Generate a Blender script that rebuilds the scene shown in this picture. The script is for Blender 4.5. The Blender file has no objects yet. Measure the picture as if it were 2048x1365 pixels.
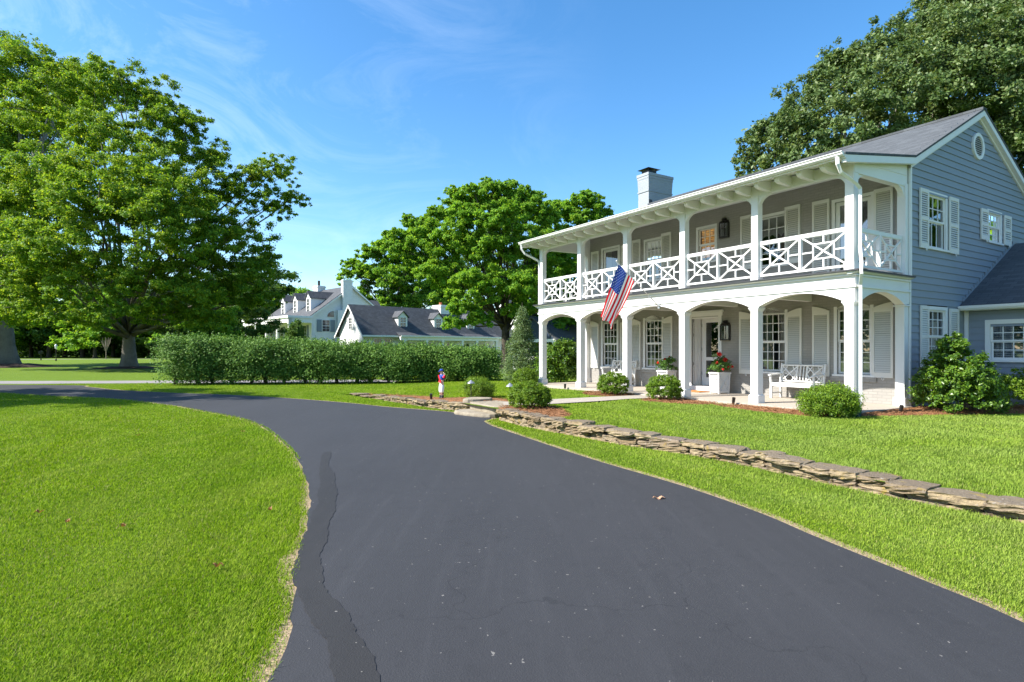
import bpy, bmesh, math, random
import numpy as np
from math import radians as R, sin, cos, pi
from mathutils import Vector, Matrix

scene = bpy.context.scene
COL = scene.collection

# ------------------------------------------------------------------ camera
cam = bpy.data.objects.new('camera', bpy.data.cameras.new('camera'))
COL.objects.link(cam); scene.camera = cam
cam.location = (0, 0, 1.70); cam.rotation_euler = (R(90), 0, 0)
cam.data.sensor_width = 36; cam.data.lens = 20.624
cam.data.shift_y = 0.00786
cam.data.clip_start = 0.1; cam.data.clip_end = 1500

# ------------------------------------------------------------------ sky and sun
SUN_EL = R(41.5); SUN_TO = Vector((-.975*cos(SUN_EL), -.222*cos(SUN_EL), sin(SUN_EL)))
world = bpy.data.worlds.new('World'); scene.world = world; world.use_nodes = True
wn = world.node_tree; wn.nodes.clear()
def WN(t, **k):
    n = wn.nodes.new(t)
    for a, b in k.items(): setattr(n, a, b)
    return n
sky = WN('ShaderNodeTexSky', sky_type='NISHITA', sun_disc=False)
sky.sun_elevation = SUN_EL; sky.sun_rotation = R(257.2)
sky.air_density = 1.0; sky.dust_density = 0.6; sky.ozone_density = 3.0; sky.altitude = 0
wc = WN('ShaderNodeTexCoord'); wm = WN('ShaderNodeMapping'); wm.inputs['Scale'].default_value = (1.9, 1.9, 5.2)
wm.inputs['Rotation'].default_value = (0, R(12), 0)
wnz = WN('ShaderNodeTexNoise'); wnz.inputs['Scale'].default_value = 1.5; wnz.inputs['Detail'].default_value = 9; wnz.inputs['Roughness'].default_value = .68; wnz.inputs['Distortion'].default_value = 1.3
wr = WN('ShaderNodeMapRange'); wr.inputs['From Min'].default_value = .44; wr.inputs['From Max'].default_value = .85
wsx = WN('ShaderNodeSeparateXYZ'); wr2 = WN('ShaderNodeMapRange'); wr2.inputs['From Min'].default_value = .15; wr2.inputs['From Max'].default_value = -.55
wmul = WN('ShaderNodeMath', operation='MULTIPLY'); wmul2 = WN('ShaderNodeMath', operation='MULTIPLY'); wmul2.inputs[1].default_value = .36
whs = WN('ShaderNodeHueSaturation'); whs.inputs['Saturation'].default_value = 1.26; whs.inputs['Hue'].default_value = .497
wmix = WN('ShaderNodeMix', data_type='RGBA'); wmix.inputs['B'].default_value = (6.0, 6.6, 7.2, 1)
wb = WN('ShaderNodeBackground'); wb.inputs['Strength'].default_value = .103
wo = WN('ShaderNodeOutputWorld')
L = wn.links.new
L(wc.outputs['Generated'], wm.inputs['Vector']); L(wm.outputs['Vector'], wnz.inputs['Vector']); L(wnz.outputs['Fac'], wr.inputs['Value'])
L(wc.outputs['Generated'], wsx.inputs['Vector']); L(wsx.outputs['X'], wr2.inputs['Value'])
L(wr.outputs['Result'], wmul.inputs[0]); L(wr2.outputs['Result'], wmul.inputs[1]); L(wmul.outputs[0], wmul2.inputs[0])
L(sky.outputs['Color'], whs.inputs['Color']); L(whs.outputs['Color'], wmix.inputs['A']); L(wmul2.outputs[0], wmix.inputs['Factor'])
L(wmix.outputs['Result'], wb.inputs['Color']); L(wb.outputs['Background'], wo.inputs['Surface'])

sun = bpy.data.objects.new('sun', bpy.data.lights.new('sun', 'SUN')); COL.objects.link(sun)
sun.data.energy = 4.2; sun.data.angle = R(.55); sun.data.color = (1, .955, .88)
sun.rotation_euler = SUN_TO.to_track_quat('Z', 'Y').to_euler()
sun.location = (-20, -5, 30)

scene.view_settings.view_transform = 'Standard'; scene.view_settings.look = 'None'
scene.view_settings.exposure = 1.42; scene.view_settings.gamma = 1
scene.render.engine = 'CYCLES'
scene.cycles.max_bounces = 7; scene.cycles.diffuse_bounces = 4; scene.cycles.transmission_bounces = 4; scene.cycles.transparent_max_bounces = 10
scene.cycles.sample_clamp_indirect = 6
scene.cycles.use_denoising = True

# ------------------------------------------------------------------ helpers
rng = np.random.default_rng(7)
random.seed(7)
def at(px, py, Y):
    """world point seen at a photo pixel (2048 wide) at distance Y - only used to read off tree masses"""
    return Vector(((px-1024)/1173.3*Y, Y, 1.7+(698.6-py)/1173.3*Y))

def tag(o, label=None, cat=None, group=None, kind=None):
    if label: o['label'] = label
    if cat: o['category'] = cat
    if group: o['group'] = group
    if kind: o['kind'] = kind
    return o
def empty(name, loc=(0, 0, 0), rz=0, parent=None):
    o = bpy.data.objects.new(name, None); COL.objects.link(o)
    o.location = loc; o.rotation_euler = (0, 0, rz); o.empty_display_size = .3
    if parent: o.parent = parent
    return o
def link(name, me, parent=None):
    o = bpy.data.objects.new(name, me); COL.objects.link(o)
    if parent: o.parent = parent
    return o
def copy_tree(o, parent=None):
    c = o.copy(); COL.objects.link(c)
    if parent: c.parent = parent
    for ch in list(o.children): copy_tree(ch, c)
    return c

class MB:
    def __init__(s): s.v = []; s.f = []; s.m = []; s.cm = 0; s.sm = False
    def add(s, vs, fs):
        n = len(s.v); s.v += [tuple(v) for v in vs]; s.f += [tuple(i+n for i in f) for f in fs]; s.m += [s.cm]*len(fs); return s
    def box(s, x0, x1, y0, y1, z0, z1):
        return s.add([(x0,y0,z0),(x1,y0,z0),(x1,y1,z0),(x0,y1,z0),(x0,y0,z1),(x1,y0,z1),(x1,y1,z1),(x0,y1,z1)],
                     [(0,3,2,1),(4,5,6,7),(0,1,5,4),(1,2,6,5),(2,3,7,6),(3,0,4,7)])
    def hexa(s, a, b):
        """two quads a,b (4 pts each) joined"""
        return s.add(list(a)+list(b), [(3,2,1,0),(4,5,6,7),(0,1,5,4),(1,2,6,5),(2,3,7,6),(3,0,4,7)])
    def bar(s, p, q, w, h, up=(0, 0, 1)):
        p = Vector(p); q = Vector(q); d = (q-p).normalized(); u = Vector(up)
        if abs(d.dot(u)) > .98: u = Vector((0, 1, 0))
        a = d.cross(u).normalized()*w/2; b = a.cross(d).normalized()*h/2
        return s.hexa([p-a-b, p+a-b, p+a+b, p-a+b], [q-a-b, q+a-b, q+a+b, q-a+b])
    def prism(s, poly, d0, d1, axis='y'):
        """poly of (a,b) extruded between d0 and d1 along axis"""
        n = len(poly)
        def P(a, b, d): return {'y': (a, d, b), 'x': (d, a, b), 'z': (a, b, d)}[axis]
        vs = [P(a, b, d0) for a, b in poly]+[P(a, b, d1) for a, b in poly]
        fs = [tuple(range(n)), tuple(range(2*n-1, n-1, -1))]+[(i, i+n, (i+1) % n+n, (i+1) % n) for i in range(n)]
        return s.add(vs, fs)
    def tube(s, pts, rad, seg=8, cap=True, sq=False):
        pts = [Vector(p) for p in pts]; n = len(pts)
        if not hasattr(rad, '__len__'): rad = [rad]*n
        vs = []; ref = Vector((.31, .22, .93))
        d0 = (pts[1]-pts[0]).normalized(); a = d0.orthogonal().normalized()
        for i, p in enumerate(pts):
            d = (pts[min(i+1, n-1)]-pts[max(i-1, 0)]).normalized()
            a = (a-d*a.dot(d))
            a = a.normalized() if a.length > 1e-5 else d.orthogonal().normalized()
            b = d.cross(a)
            for k in range(seg):
                t = 2*pi*(k+(.5 if sq else 0))/seg; vs.append(p+(a*cos(t)+b*sin(t))*rad[i])
        fs = [(i*seg+k, i*seg+(k+1) % seg, (i+1)*seg+(k+1) % seg, (i+1)*seg+k) for i in range(n-1) for k in range(seg)]
        if cap: fs += [tuple(range(seg-1, -1, -1)), tuple(range((n-1)*seg, n*seg))]
        return s.add(vs, fs)
    def lathe(s, prof, c=(0, 0, 0), seg=16):
        vs = []; n = len(prof)
        for r, z in prof:
            for k in range(seg): vs.append((c[0]+r*cos(2*pi*k/seg), c[1]+r*sin(2*pi*k/seg), c[2]+z))
        fs = [(i*seg+k, i*seg+(k+1) % seg, (i+1)*seg+(k+1) % seg, (i+1)*seg+k) for i in range(n-1) for k in range(seg)]
        fs += [tuple(range(seg-1, -1, -1)), tuple(range((n-1)*seg, n*seg))]
        return s.add(vs, fs)
    def build(s, name, mat, parent=None, smooth=False, bevel=0, fix=True):
        me = bpy.data.meshes.new(name); me.from_pydata(s.v, [], s.f)
        mats = mat if isinstance(mat, (list, tuple)) else [mat]
        for m in mats: me.materials.append(m)
        if len(mats) > 1: me.polygons.foreach_set('material_index', s.m)
        if fix:
            bm = bmesh.new(); bm.from_mesh(me); bmesh.ops.recalc_face_normals(bm, faces=bm.faces); bm.to_mesh(me); bm.free()
        if smooth: me.polygons.foreach_set('use_smooth', [True]*len(me.polygons))
        me.update()
        o = link(name, me, parent)
        if bevel:
            b = o.modifiers.new('bevel', 'BEVEL'); b.width = bevel; b.segments = 2; b.limit_method = 'ANGLE'
        return o

def np_mesh(name, V, F, mat, smooth=False, normals=None):
    """V (n,3), F (m,k) numpy -> mesh"""
    me = bpy.data.meshes.new(name); n = len(V); m, k = F.shape
    me.vertices.add(n); me.vertices.foreach_set('co', np.ascontiguousarray(V, np.float32).ravel())
    me.loops.add(m*k); me.loops.foreach_set('vertex_index', np.ascontiguousarray(F, np.int32).ravel())
    me.polygons.add(m); me.polygons.foreach_set('loop_start', np.arange(0, m*k, k, dtype=np.int32))
    if smooth: me.polygons.foreach_set('use_smooth', np.ones(m, bool))
    me.materials.append(mat); me.update(calc_edges=True); return me

# ------------------------------------------------------------------ materials
class NT:
    def __init__(s, name):
        s.m = bpy.data.materials.new(name); s.m.use_nodes = True; s.t = s.m.node_tree; s.t.nodes.clear()
        s.out = s.n('ShaderNodeOutputMaterial'); s.tc = s.n('ShaderNodeTexCoord')
    def n(s, t, ins=None, **k):
        x = s.t.nodes.new(t)
        for a, b in k.items(): setattr(x, a, b)
        for a, b in (ins or {}).items(): x.inputs[a].default_value = b
        return x
    def l(s, a, b): s.t.links.new(a, b); return s
    def noise(s, scale, detail=4, rough=.6, vec=None, sc=None, dist=0):
        x = s.n('ShaderNodeTexNoise', {'Scale': scale, 'Detail': detail, 'Roughness': rough, 'Distortion': dist})
        v = vec or s.tc.outputs['Object']
        if sc:
            mp = s.n('ShaderNodeMapping', {'Scale': sc}); s.l(v, mp.inputs['Vector']); v = mp.outputs['Vector']
        s.l(v, x.inputs['Vector']); return x.outputs['Fac']
    def ramp(s, fac, stops):
        r = s.n('ShaderNodeValToRGB'); e = r.color_ramp.elements
        while len(e) < len(stops): e.new(.5)
        for i, (p, c) in enumerate(stops): e[i].position = p; e[i].color = (*c, 1)
        s.l(fac, r.inputs['Fac']); return r.outputs['Color']
    def mix(s, a, b, fac, mode='MIX'):
        x = s.n('ShaderNodeMix', data_type='RGBA', blend_type=mode)
        for v, k in ((a, 'A'), (b, 'B'), (fac, 'Factor')):
            if isinstance(v, (tuple, float, int)): x.inputs[k].default_value = (*v, 1) if isinstance(v, tuple) else v
            else: s.l(v, x.inputs[k])
        return x.outputs['Result']
    def bump(s, h, strength=.3, dist=.01):
        b = s.n('ShaderNodeBump', {'Strength': strength, 'Distance': dist}); s.l(h, b.inputs['Height']); return b.outputs['Normal']
    def principled(s, col, rough=.6, normal=None, spec=.4, metal=0):
        p = s.n('ShaderNodeBsdfPrincipled', {'Metallic': metal, 'Specular IOR Level': spec})
        if isinstance(col, tuple): p.inputs['Base Color'].default_value = (*col, 1)
        else: s.l(col, p.inputs['Base Color'])
        if isinstance(rough, (int, float)): p.inputs['Roughness'].default_value = rough
        else: s.l(rough, p.inputs['Roughness'])
        if normal: s.l(normal, p.inputs['Normal'])
        return p
    def done(s, sh): s.l(sh.outputs[0], s.out.inputs['Surface']); return s.m

def paint(name, c, rough=.55, var=.08, bump=.15, spec=.35):
    t = NT(name); nz = t.noise(2.2, 6, .65); fine = t.noise(60, 3)
    col = t.mix(tuple(x*(1-var) for x in c), tuple(min(1, x*(1+var*.6)) for x in c), nz)
    return t.done(t.principled(col, rough, t.bump(fine, bump, .002), spec))
def metal(name, c, rough=.4):
    t = NT(name); return t.done(t.principled(t.mix(tuple(x*.7 for x in c), c, t.noise(14, 4)), rough, None, .5, .6))

M = {}
M['white'] = paint('white_paint', (.72, .71, .69))
M['shutter'] = paint('shutter_paint', (.66, .64, .59))
M['bench'] = paint('bench_paint', (.70, .69, .66), .6, .12)
M['siding'] = paint('siding_paint', (.232, .264, .306), .6, .07)
M['deck'] = paint('deck_paint', (.30, .30, .30), .6)
M['black'] = paint('black_metal', (.02, .018, .017), .4)
M['flash'] = paint('dark_flashing', (.05, .05, .055), .5)
M['pot'] = paint('planter_paint', (.62, .61, .60), .55)
M['red'] = paint('red_cloth', (.70, .012, .025), .75, .05)
M['blue'] = paint('blue_cloth', (.022, .06, .30), .75, .05)
M['cloth'] = paint('white_cloth', (.8, .8, .8), .75, .03)
M['inside'] = paint('interior_wall', (.17, .15, .13), .8)
M['curtain'] = paint('curtain_cloth', (.55, .52, .45), .8)
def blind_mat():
    t = NT('self_lit_blind'); n = t.noise(4, 3, .6, sc=(1, 1, 9)); c = t.ramp(n, [(.35, (.16, .07, .02)), (.55, (.5, .25, .06)), (.7, (.9, .5, .12))])
    p = t.principled(c, .8); t.l(c, p.inputs['Emission Color']); p.inputs['Emission Strength'].default_value = .45; return t.done(p)  # room lamp's glow put into the blind as emission, no lamp behind it
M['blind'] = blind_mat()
M['green'] = paint('green_metal', (.02, .075, .06), .5)
M['alu'] = metal('brushed_metal', (.6, .6, .6), .35)
M['copperish'] = metal('grey_lamp_metal', (.42, .43, .46), .4)
def cloth_mat(name, c):
    t = NT(name); d = t.principled(c, .8, t.bump(t.noise(400, 2), .1, .001), .1); tr = t.n('ShaderNodeBsdfTranslucent', {'Color': (*c, 1)}); mx = t.n('ShaderNodeMixShader', {0: .4})
    t.l(d.outputs[0], mx.inputs[1]); t.l(tr.outputs[0], mx.inputs[2]); return t.done(mx)
M['flagred'] = cloth_mat('flag_red', (.72, .012, .025)); M['flagwhite'] = cloth_mat('flag_white', (.82, .82, .80)); M['flagblue'] = cloth_mat('flag_blue', (.022, .06, .30))
M['terracotta'] = paint('terracotta', (.42, .13, .05), .7)
M['greyblue'] = paint('greyblue_shutter', (.20, .235, .27), .6)
M['farwhite'] = paint('far_wall_paint', (.80, .79, .76), .65, .06)
M['navy'] = paint('navy_wall', (.03, .05, .09), .6)
M['concrete'] = paint('porch_concrete', (.40, .345, .28), .8, .12, .3)
M['walk'] = paint('walk_concrete', (.34, .30, .25), .85, .15, .3)
M['mat'] = paint('coir_mat', (.42, .17, .05), .9, .25, .6)
M['hedgewood'] = paint('hedge_wood', (.06, .045, .03), .9, .3)
M['drywood'] = paint('dry_twig', (.30, .25, .19), .9, .2)

def glass_mat():
    t = NT('window_glass')
    lw = t.n('ShaderNodeFresnel', {'IOR': 1.65})
    g = t.n('ShaderNodeBsdfGlossy', {'Roughness': .015, 'Color': (.95, .97, 1, 1)})
    tr = t.n('ShaderNodeBsdfTransparent', {'Color': (.62, .66, .66, 1)})
    mx = t.n('ShaderNodeMixShader'); ad = t.n('ShaderNodeMath', {1: .10}, operation='ADD')
    t.l(lw.outputs[0], ad.inputs[0]); t.l(ad.outputs[0], mx.inputs[0]); t.l(tr.outputs[0], mx.inputs[1]); t.l(g.outputs[0], mx.inputs[2])
    return t.done(mx)
M['glass'] = glass_mat()

def brick_mat(name, c):
    t = NT(name)
    sx = t.n('ShaderNodeSeparateXYZ'); t.l(t.tc.outputs['Object'], sx.inputs[0])
    ad = t.n('ShaderNodeMath', operation='ADD'); t.l(sx.outputs['X'], ad.inputs[0]); t.l(sx.outputs['Y'], ad.inputs[1])
    cb = t.n('ShaderNodeCombineXYZ'); t.l(ad.outputs[0], cb.inputs['X']); t.l(sx.outputs['Z'], cb.inputs['Y'])
    b = t.n('ShaderNodeTexBrick', {'Scale': 1.0, 'Mortar Size': .007, 'Mortar Smooth': .3, 'Brick Width': .215, 'Row Height': .073, 'Bias': 0.0,
            'Color1': (*[x*.95 for x in c], 1), 'Color2': (*[x*1.04 for x in c], 1), 'Mortar': (*[x*.88 for x in c], 1)})
    t.l(cb.outputs[0], b.inputs['Vector'])
    inv = t.n('ShaderNodeMath', {0: 1.0}, operation='SUBTRACT'); t.l(b.outputs['Fac'], inv.inputs[1])
    nz = t.noise(30, 4)
    h = t.n('ShaderNodeMath', {1: .25}, operation='MULTIPLY_ADD'); t.l(nz, h.inputs[0]); t.l(inv.outputs[0], h.inputs[2])
    col = t.mix(b.outputs['Color'], tuple(x*.8 for x in c), t.ramp(t.noise(1.3, 5), [(.45, (0, 0, 0)), (.8, (.5, .5, .5))]))
    return t.done(t.principled(col, .6, t.bump(h.outputs[0], .7, .006), .35))
M['brick'] = brick_mat('painted_brick', (.300, .283, .255))
M['chim'] = brick_mat('painted_brick_chimney', (.31, .335, .36))
M['farbrick'] = brick_mat('far_white_brick', (.76, .75, .73))

def shingle_mat(name, c, axis='xy'):
    t = NT(name)
    sx = t.n('ShaderNodeSeparateXYZ'); t.l(t.tc.outputs['Object'], sx.inputs[0])
    cb = t.n('ShaderNodeCombineXYZ'); a, b_ = ('X', 'Y') if axis == 'xy' else ('Y', 'X')
    t.l(sx.outputs[a], cb.inputs['X']); t.l(sx.outputs[b_], cb.inputs['Y'])
    b = t.n('ShaderNodeTexBrick', {'Scale': 1.0, 'Mortar Size': .006, 'Mortar Smooth': .2, 'Brick Width': .30, 'Row Height': .125, 'Bias': -.1,
            'Color1': (*[x*.72 for x in c], 1), 'Color2': (*[x*1.35 for x in c], 1), 'Mortar': (*[x*.3 for x in c], 1)})
    b.offset = .37; b.offset_frequency = 2
    t.l(cb.outputs[0], b.inputs['Vector'])
    gr = t.noise(220, 2)
    col = t.mix(b.outputs['Color'], t.mix(tuple(x*.75 for x in c), tuple(x*1.3 for x in c), gr), .4)
    col = t.mix(col, tuple(x*.6 for x in c), t.ramp(t.noise(.8, 5), [(.5, (0, 0, 0)), (.85, (.6, .6, .6))]))
    fr = t.n('ShaderNodeMath', {1: 8.0}, operation='MULTIPLY'); t.l(sx.outputs[b_], fr.inputs[0])
    fc = t.n('ShaderNodeMath', operation='FRACT'); t.l(fr.outputs[0], fc.inputs[0])
    return t.done(t.principled(col, .9, t.bump(fc.outputs[0], .6, .012), .25))
M['roof'] = shingle_mat('roof_shingle', (.084, .091, .098))
M['farroof'] = shingle_mat('far_roof_shingle', (.072, .076, .083), 'yx')
M['farroof2'] = shingle_mat('far_roof_shingle_b', (.085, .089, .097))

def asphalt_mat(name, lo, hi, streak=True):
    t = NT(name)
    fine = t.noise(180, 2, .7); mid = t.noise(6, 5); big = t.noise(.55, 5, sc=(1.0, .35, 1))
    v = t.n('ShaderNodeTexVoronoi', {'Scale': 95}); t.l(t.tc.outputs['Object'], v.inputs['Vector'])
    col = t.mix(lo, hi, t.ramp(big, [(.3, (0, 0, 0)), (.72, (1, 1, 1))]))
    col = t.mix(col, tuple(x*1.5 for x in hi), t.ramp(fine, [(.52, (0, 0, 0)), (.80, (.75, .75, .75))]))
    col = t.mix(col, (.30, .28, .25), t.ramp(t.noise(24, 2, .5), [(.735, (0, 0, 0)), (.76, (.55, .55, .55))]))
    col = t.mix(col, tuple(x*.6 for x in lo), t.ramp(mid, [(.55, (0, 0, 0)), (.8, (.4, .4, .4))]))
    st = t.noise(3.4, 4, .6, sc=(2.6, .22, 1), dist=.6)
    col = t.mix(col, tuple(x*1.35 for x in hi), t.ramp(st, [(.52, (0, 0, 0)), (.78, (.38, .38, .38))]))
    cv = t.n('ShaderNodeTexVoronoi', {'Scale': .42, 'Randomness': 1.0}, feature='DISTANCE_TO_EDGE')
    wv_ = t.n('ShaderNodeVectorMath', operation='ADD'); wn_ = t.n('ShaderNodeTexNoise', {'Scale': 1.6, 'Detail': 6}); t.l(t.tc.outputs['Object'], wn_.inputs['Vector']); t.l(t.tc.outputs['Object'], wv_.inputs[0]); t.l(wn_.outputs['Color'], wv_.inputs[1]); t.l(wv_.outputs[0], cv.inputs['Vector'])
    crack = t.mix(t.ramp(cv.outputs['Distance'], [(.0, (.42, .42, .42)), (.002, (0, 0, 0))]), (0., 0., 0.), t.ramp(t.noise(.33, 2), [(.38, (1, 1, 1)), (.46, (0, 0, 0))]))
    col = t.mix(col, tuple(x*.35 for x in lo), crack)
    h = t.mix(v.outputs['Distance'], fine, .5)
    return t.done(t.principled(col, .72, t.bump(h, .45, .006), .35))
M['asphalt'] = asphalt_mat('asphalt', (.0262, .0262, .0284), (.0352, .0352, .0378))
M['patch'] = asphalt_mat('asphalt_patch', (.0195, .019, .0195), (.026, .025, .0245))
M['road'] = asphalt_mat('old_road', (.20, .185, .18), (.27, .25, .24))

def ground_mat(name):
    t = NT(name)
    a = t.noise(.35, 6); b = t.noise(7, 5, .7); c = t.noise(90, 3, .7)
    col = t.mix((.130, .215, .010), (.190, .285, .020), a)
    col = t.mix(col, (.170, .215, .045), t.ramp(b, [(.5, (0, 0, 0)), (.8, (.6, .6, .6))]))
    col = t.mix(col, (.060, .105, .006), t.ramp(c, [(.40, (.9, .9, .9)), (.6, (0, 0, 0))]))
    col = t.mix(col, (.17, .155, .06), t.ramp(t.noise(.12, 4), [(.6, (0, 0, 0)), (.75, (.35, .35, .35))]))
    return t.done(t.principled(col, .85, t.bump(t.mix(b, c, .6), .9, .04), .15))
M['ground'] = ground_mat('lawn_ground')

def blade_mat(name):
    t = NT(name); g = t.n('ShaderNodeNewGeometry')
    rnd = g.outputs['Random Per Island']
    col = t.ramp(rnd, [(0, (.075, .160, .005)), (.22, (.150, .262, .006)), (.5, (.250, .375, .008)), (.89, (.300, .415, .014)), (.96, (.33, .29, .09)), (1, (.36, .31, .16))])
    big = t.noise(.30, 5); med = t.noise(2.6, 4, sc=(1, .5, 1))
    col = t.mix(col, (.270, .375, .03), t.ramp(med, [(.48, (0, 0, 0)), (.75, (.55, .55, .55))]))
    col = t.mix(col, (.135, .255, .010), t.ramp(big, [(.42, (0, 0, 0)), (.70, (.7, .7, .7))]))
    col = t.mix(col, (.34, .40, .06), t.ramp(t.noise(.9, 4, .7, sc=(1.6, .55, 1), dist=.8), [(.5, (0, 0, 0)), (.72, (.55, .55, .55))]))
    col = t.mix(col, (.30, .30, .07), t.ramp(t.noise(3.3, 3, .6), [(.62, (0, 0, 0)), (.74, (.5, .5, .5))]))
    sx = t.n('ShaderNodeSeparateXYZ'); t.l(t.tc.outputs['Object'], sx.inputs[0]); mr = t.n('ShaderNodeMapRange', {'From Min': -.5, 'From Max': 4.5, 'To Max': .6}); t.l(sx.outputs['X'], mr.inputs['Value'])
    dry = t.noise(1.1, 5, .65, sc=(.5, 1.2, 1)); m2 = t.n('ShaderNodeMath', operation='MULTIPLY'); t.l(mr.outputs[0], m2.inputs[0]); t.l(t.ramp(dry, [(.3, (.35, .35, .35)), (.65, (1, 1, 1))]), m2.inputs[1])  # paler to the right: drier turf, partly sheen put into the blade colour
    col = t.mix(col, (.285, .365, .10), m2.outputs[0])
    d = t.principled(col, .75, None, .12); tr = t.n('ShaderNodeBsdfTranslucent'); t.l(col, tr.inputs['Color'])
    mx = t.n('ShaderNodeMixShader', {0: .35}); t.l(d.outputs[0], mx.inputs[1]); t.l(tr.outputs[0], mx.inputs[2])
    return t.done(mx)
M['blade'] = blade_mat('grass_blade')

def leaf_mat(name, stops, trans=.4, rough=.45, spec=.4, patch=None, gain=1.6):
    t = NT(name); g = t.n('ShaderNodeNewGeometry')
    stops = [(p, tuple(min(.9, v*gain) for v in c)) for p, c in stops]
    col = t.ramp(g.outputs['Random Per Island'], stops)
    big = t.noise(patch or .5, 3)
    col = t.mix(col, stops[-1][1], t.ramp(big, [(.5, (0, 0, 0)), (.72, (.38, .38, .38))])); col = t.mix(col, stops[0][1], t.ramp(t.noise((patch or .5)*1.7, 2), [(.5, (0, 0, 0)), (.7, (.4, .4, .4))]))
    d = t.principled(col, rough, None, spec)
    tr = t.n('ShaderNodeBsdfTranslucent'); t.l(t.mix(col, (1.35, 1.25, .7), 1.0, 'MULTIPLY'), tr.inputs['Color'])
    mx = t.n('ShaderNodeMixShader', {0: trans}); t.l(d.outputs[0], mx.inputs[1]); t.l(tr.outputs[0], mx.inputs[2])
    return t.done(mx)
M['leafA'] = leaf_mat('beech_leaf', [(0, (.035, .085, .009)), (.45, (.072, .140, .011)), (.8, (.118, .185, .013)), (1, (.185, .22, .018))], .45, .6, .2, gain=1.95)
M['leafC'] = leaf_mat('maple_leaf', [(0, (.045, .110, .012)), (.5, (.085, .18, .018)), (1, (.155, .235, .020))], .5, .6, .2, gain=1.95)
M['leafD'] = leaf_mat('dark_tree_leaf', [(0, (.030, .070, .014)), (.6, (.055, .11, .02)), (1, (.10, .16, .03))], .35, .6, .2)
M['leafF'] = leaf_mat('oak_leaf', [(0, (.035, .065, .018)), (.55, (.060, .10, .026)), (.85, (.10, .145, .045)), (1, (.17, .20, .09))], .30, .5, .3)
M['leafH'] = leaf_mat('hedge_leaf', [(0, (.030, .075, .012)), (.6, (.065, .13, .020)), (1, (.12, .20, .035))], .25, .6, .2, 1.2, gain=1.65)
M['leafB'] = leaf_mat('boxwood_leaf', [(0, (.045, .10, .008)), (.5, (.095, .175, .012)), (1, (.19, .27, .020))], .35, .5, .3, 3, gain=1.35)
M['leafY'] = leaf_mat('holly_leaf', [(0, (.030, .085, .008)), (.55, (.075, .155, .012)), (1, (.15, .24, .020))], .25, .38, .4, 2, gain=1.15)
M['leafS'] = leaf_mat('spruce_needle', [(0, (.040, .075, .030)), (.6, (.075, .115, .045)), (1, (.12, .16, .06))], .25, .6, .3, 2, gain=2.0)
M['leafP'] = leaf_mat('potted_leaf', [(0, (.03, .08, .012)), (.6, (.06, .13, .02)), (1, (.10, .17, .03))], .3, .35, .5, 6)

def bark_mat(name, a, b):
    t = NT(name); nz = t.noise(3, 6, .7, sc=(5, 5, .8)); f = t.noise(1.2, 4)
    col = t.mix(t.mix(a, b, nz), tuple(x*.6 for x in a), t.ramp(f, [(.45, (0, 0, 0)), (.75, (.8, .8, .8))]))
    return t.done(t.principled(col, .9, t.bump(nz, .8, .05), .15))
M['bark'] = bark_mat('grey_bark', (.13, .115, .095), (.26, .235, .20))
M['barkd'] = bark_mat('dark_bark', (.06, .05, .04), (.12, .10, .08))

def stone_mat(name):
    t = NT(name); g = t.n('ShaderNodeNewGeometry'); rnd = g.outputs['Random Per Island']
    sx = t.n('ShaderNodeSeparateXYZ'); t.l(g.outputs['Normal'], sx.inputs[0])
    base = t.ramp(rnd, [(0, (.20, .145, .085)), (.4, (.31, .235, .135)), (.75, (.38, .30, .185)), (1, (.25, .19, .13))])
    n1 = t.noise(9, 7, .7); n2 = t.noise(38, 5, .7); n3 = t.noise(4.5, 4)
    col = t.mix(base, (.12, .09, .065), t.ramp(n1, [(.46, (0, 0, 0)), (.66, (.85, .85, .85))]))
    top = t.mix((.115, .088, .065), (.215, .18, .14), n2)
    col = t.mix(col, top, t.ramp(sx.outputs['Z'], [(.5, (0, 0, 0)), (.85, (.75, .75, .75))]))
    col = t.mix(col, (.42, .30, .05), t.ramp(n3, [(.60, (0, 0, 0)), (.68, (.55, .55, .55))]))
    col = t.mix(col, (.34, .32, .29), t.ramp(t.noise(26, 3), [(.62, (0, 0, 0)), (.68, (.6, .6, .6))]))
    return t.done(t.principled(col, .9, t.bump(t.mix(n1, n2, .5), 1.0, .05), .1))
M['stone'] = stone_mat('field_stone')
def straw_mat(name, cols):
    t = NT(name); g = t.n('ShaderNodeNewGeometry')
    c = t.ramp(g.outputs['Random Per Island'], cols)
    c = t.mix(c, cols[0][1], t.ramp(t.noise(40, 4, .7), [(.45, (0, 0, 0)), (.6, (.8, .8, .8))]))
    return t.done(t.principled(c, .9, t.bump(t.noise(55, 4), .8, .02), .1))
M['straw'] = straw_mat('pine_straw', [(0, (.11, .05, .022)), (.5, (.265, .125, .058)), (1, (.40, .22, .115))])
M['soil'] = straw_mat('dry_soil', [(0, (.24, .175, .10)), (.5, (.33, .25, .155)), (1, (.38, .30, .20))])
M['mulchdark'] = straw_mat('dark_mulch', [(0, (.035, .024, .018)), (.5, (.06, .04, .03)), (1, (.09, .06, .045))])
M['petal'] = leaf_mat('red_petal', [(0, (.5, .008, .012)), (.6, (.72, .02, .02)), (1, (.8, .06, .035))], .3, .5, gain=1)
M['fallen'] = leaf_mat('fallen_leaf', [(0, (.22, .10, .03)), (1, (.30, .15, .05))], .2, .7, gain=1)

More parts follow.
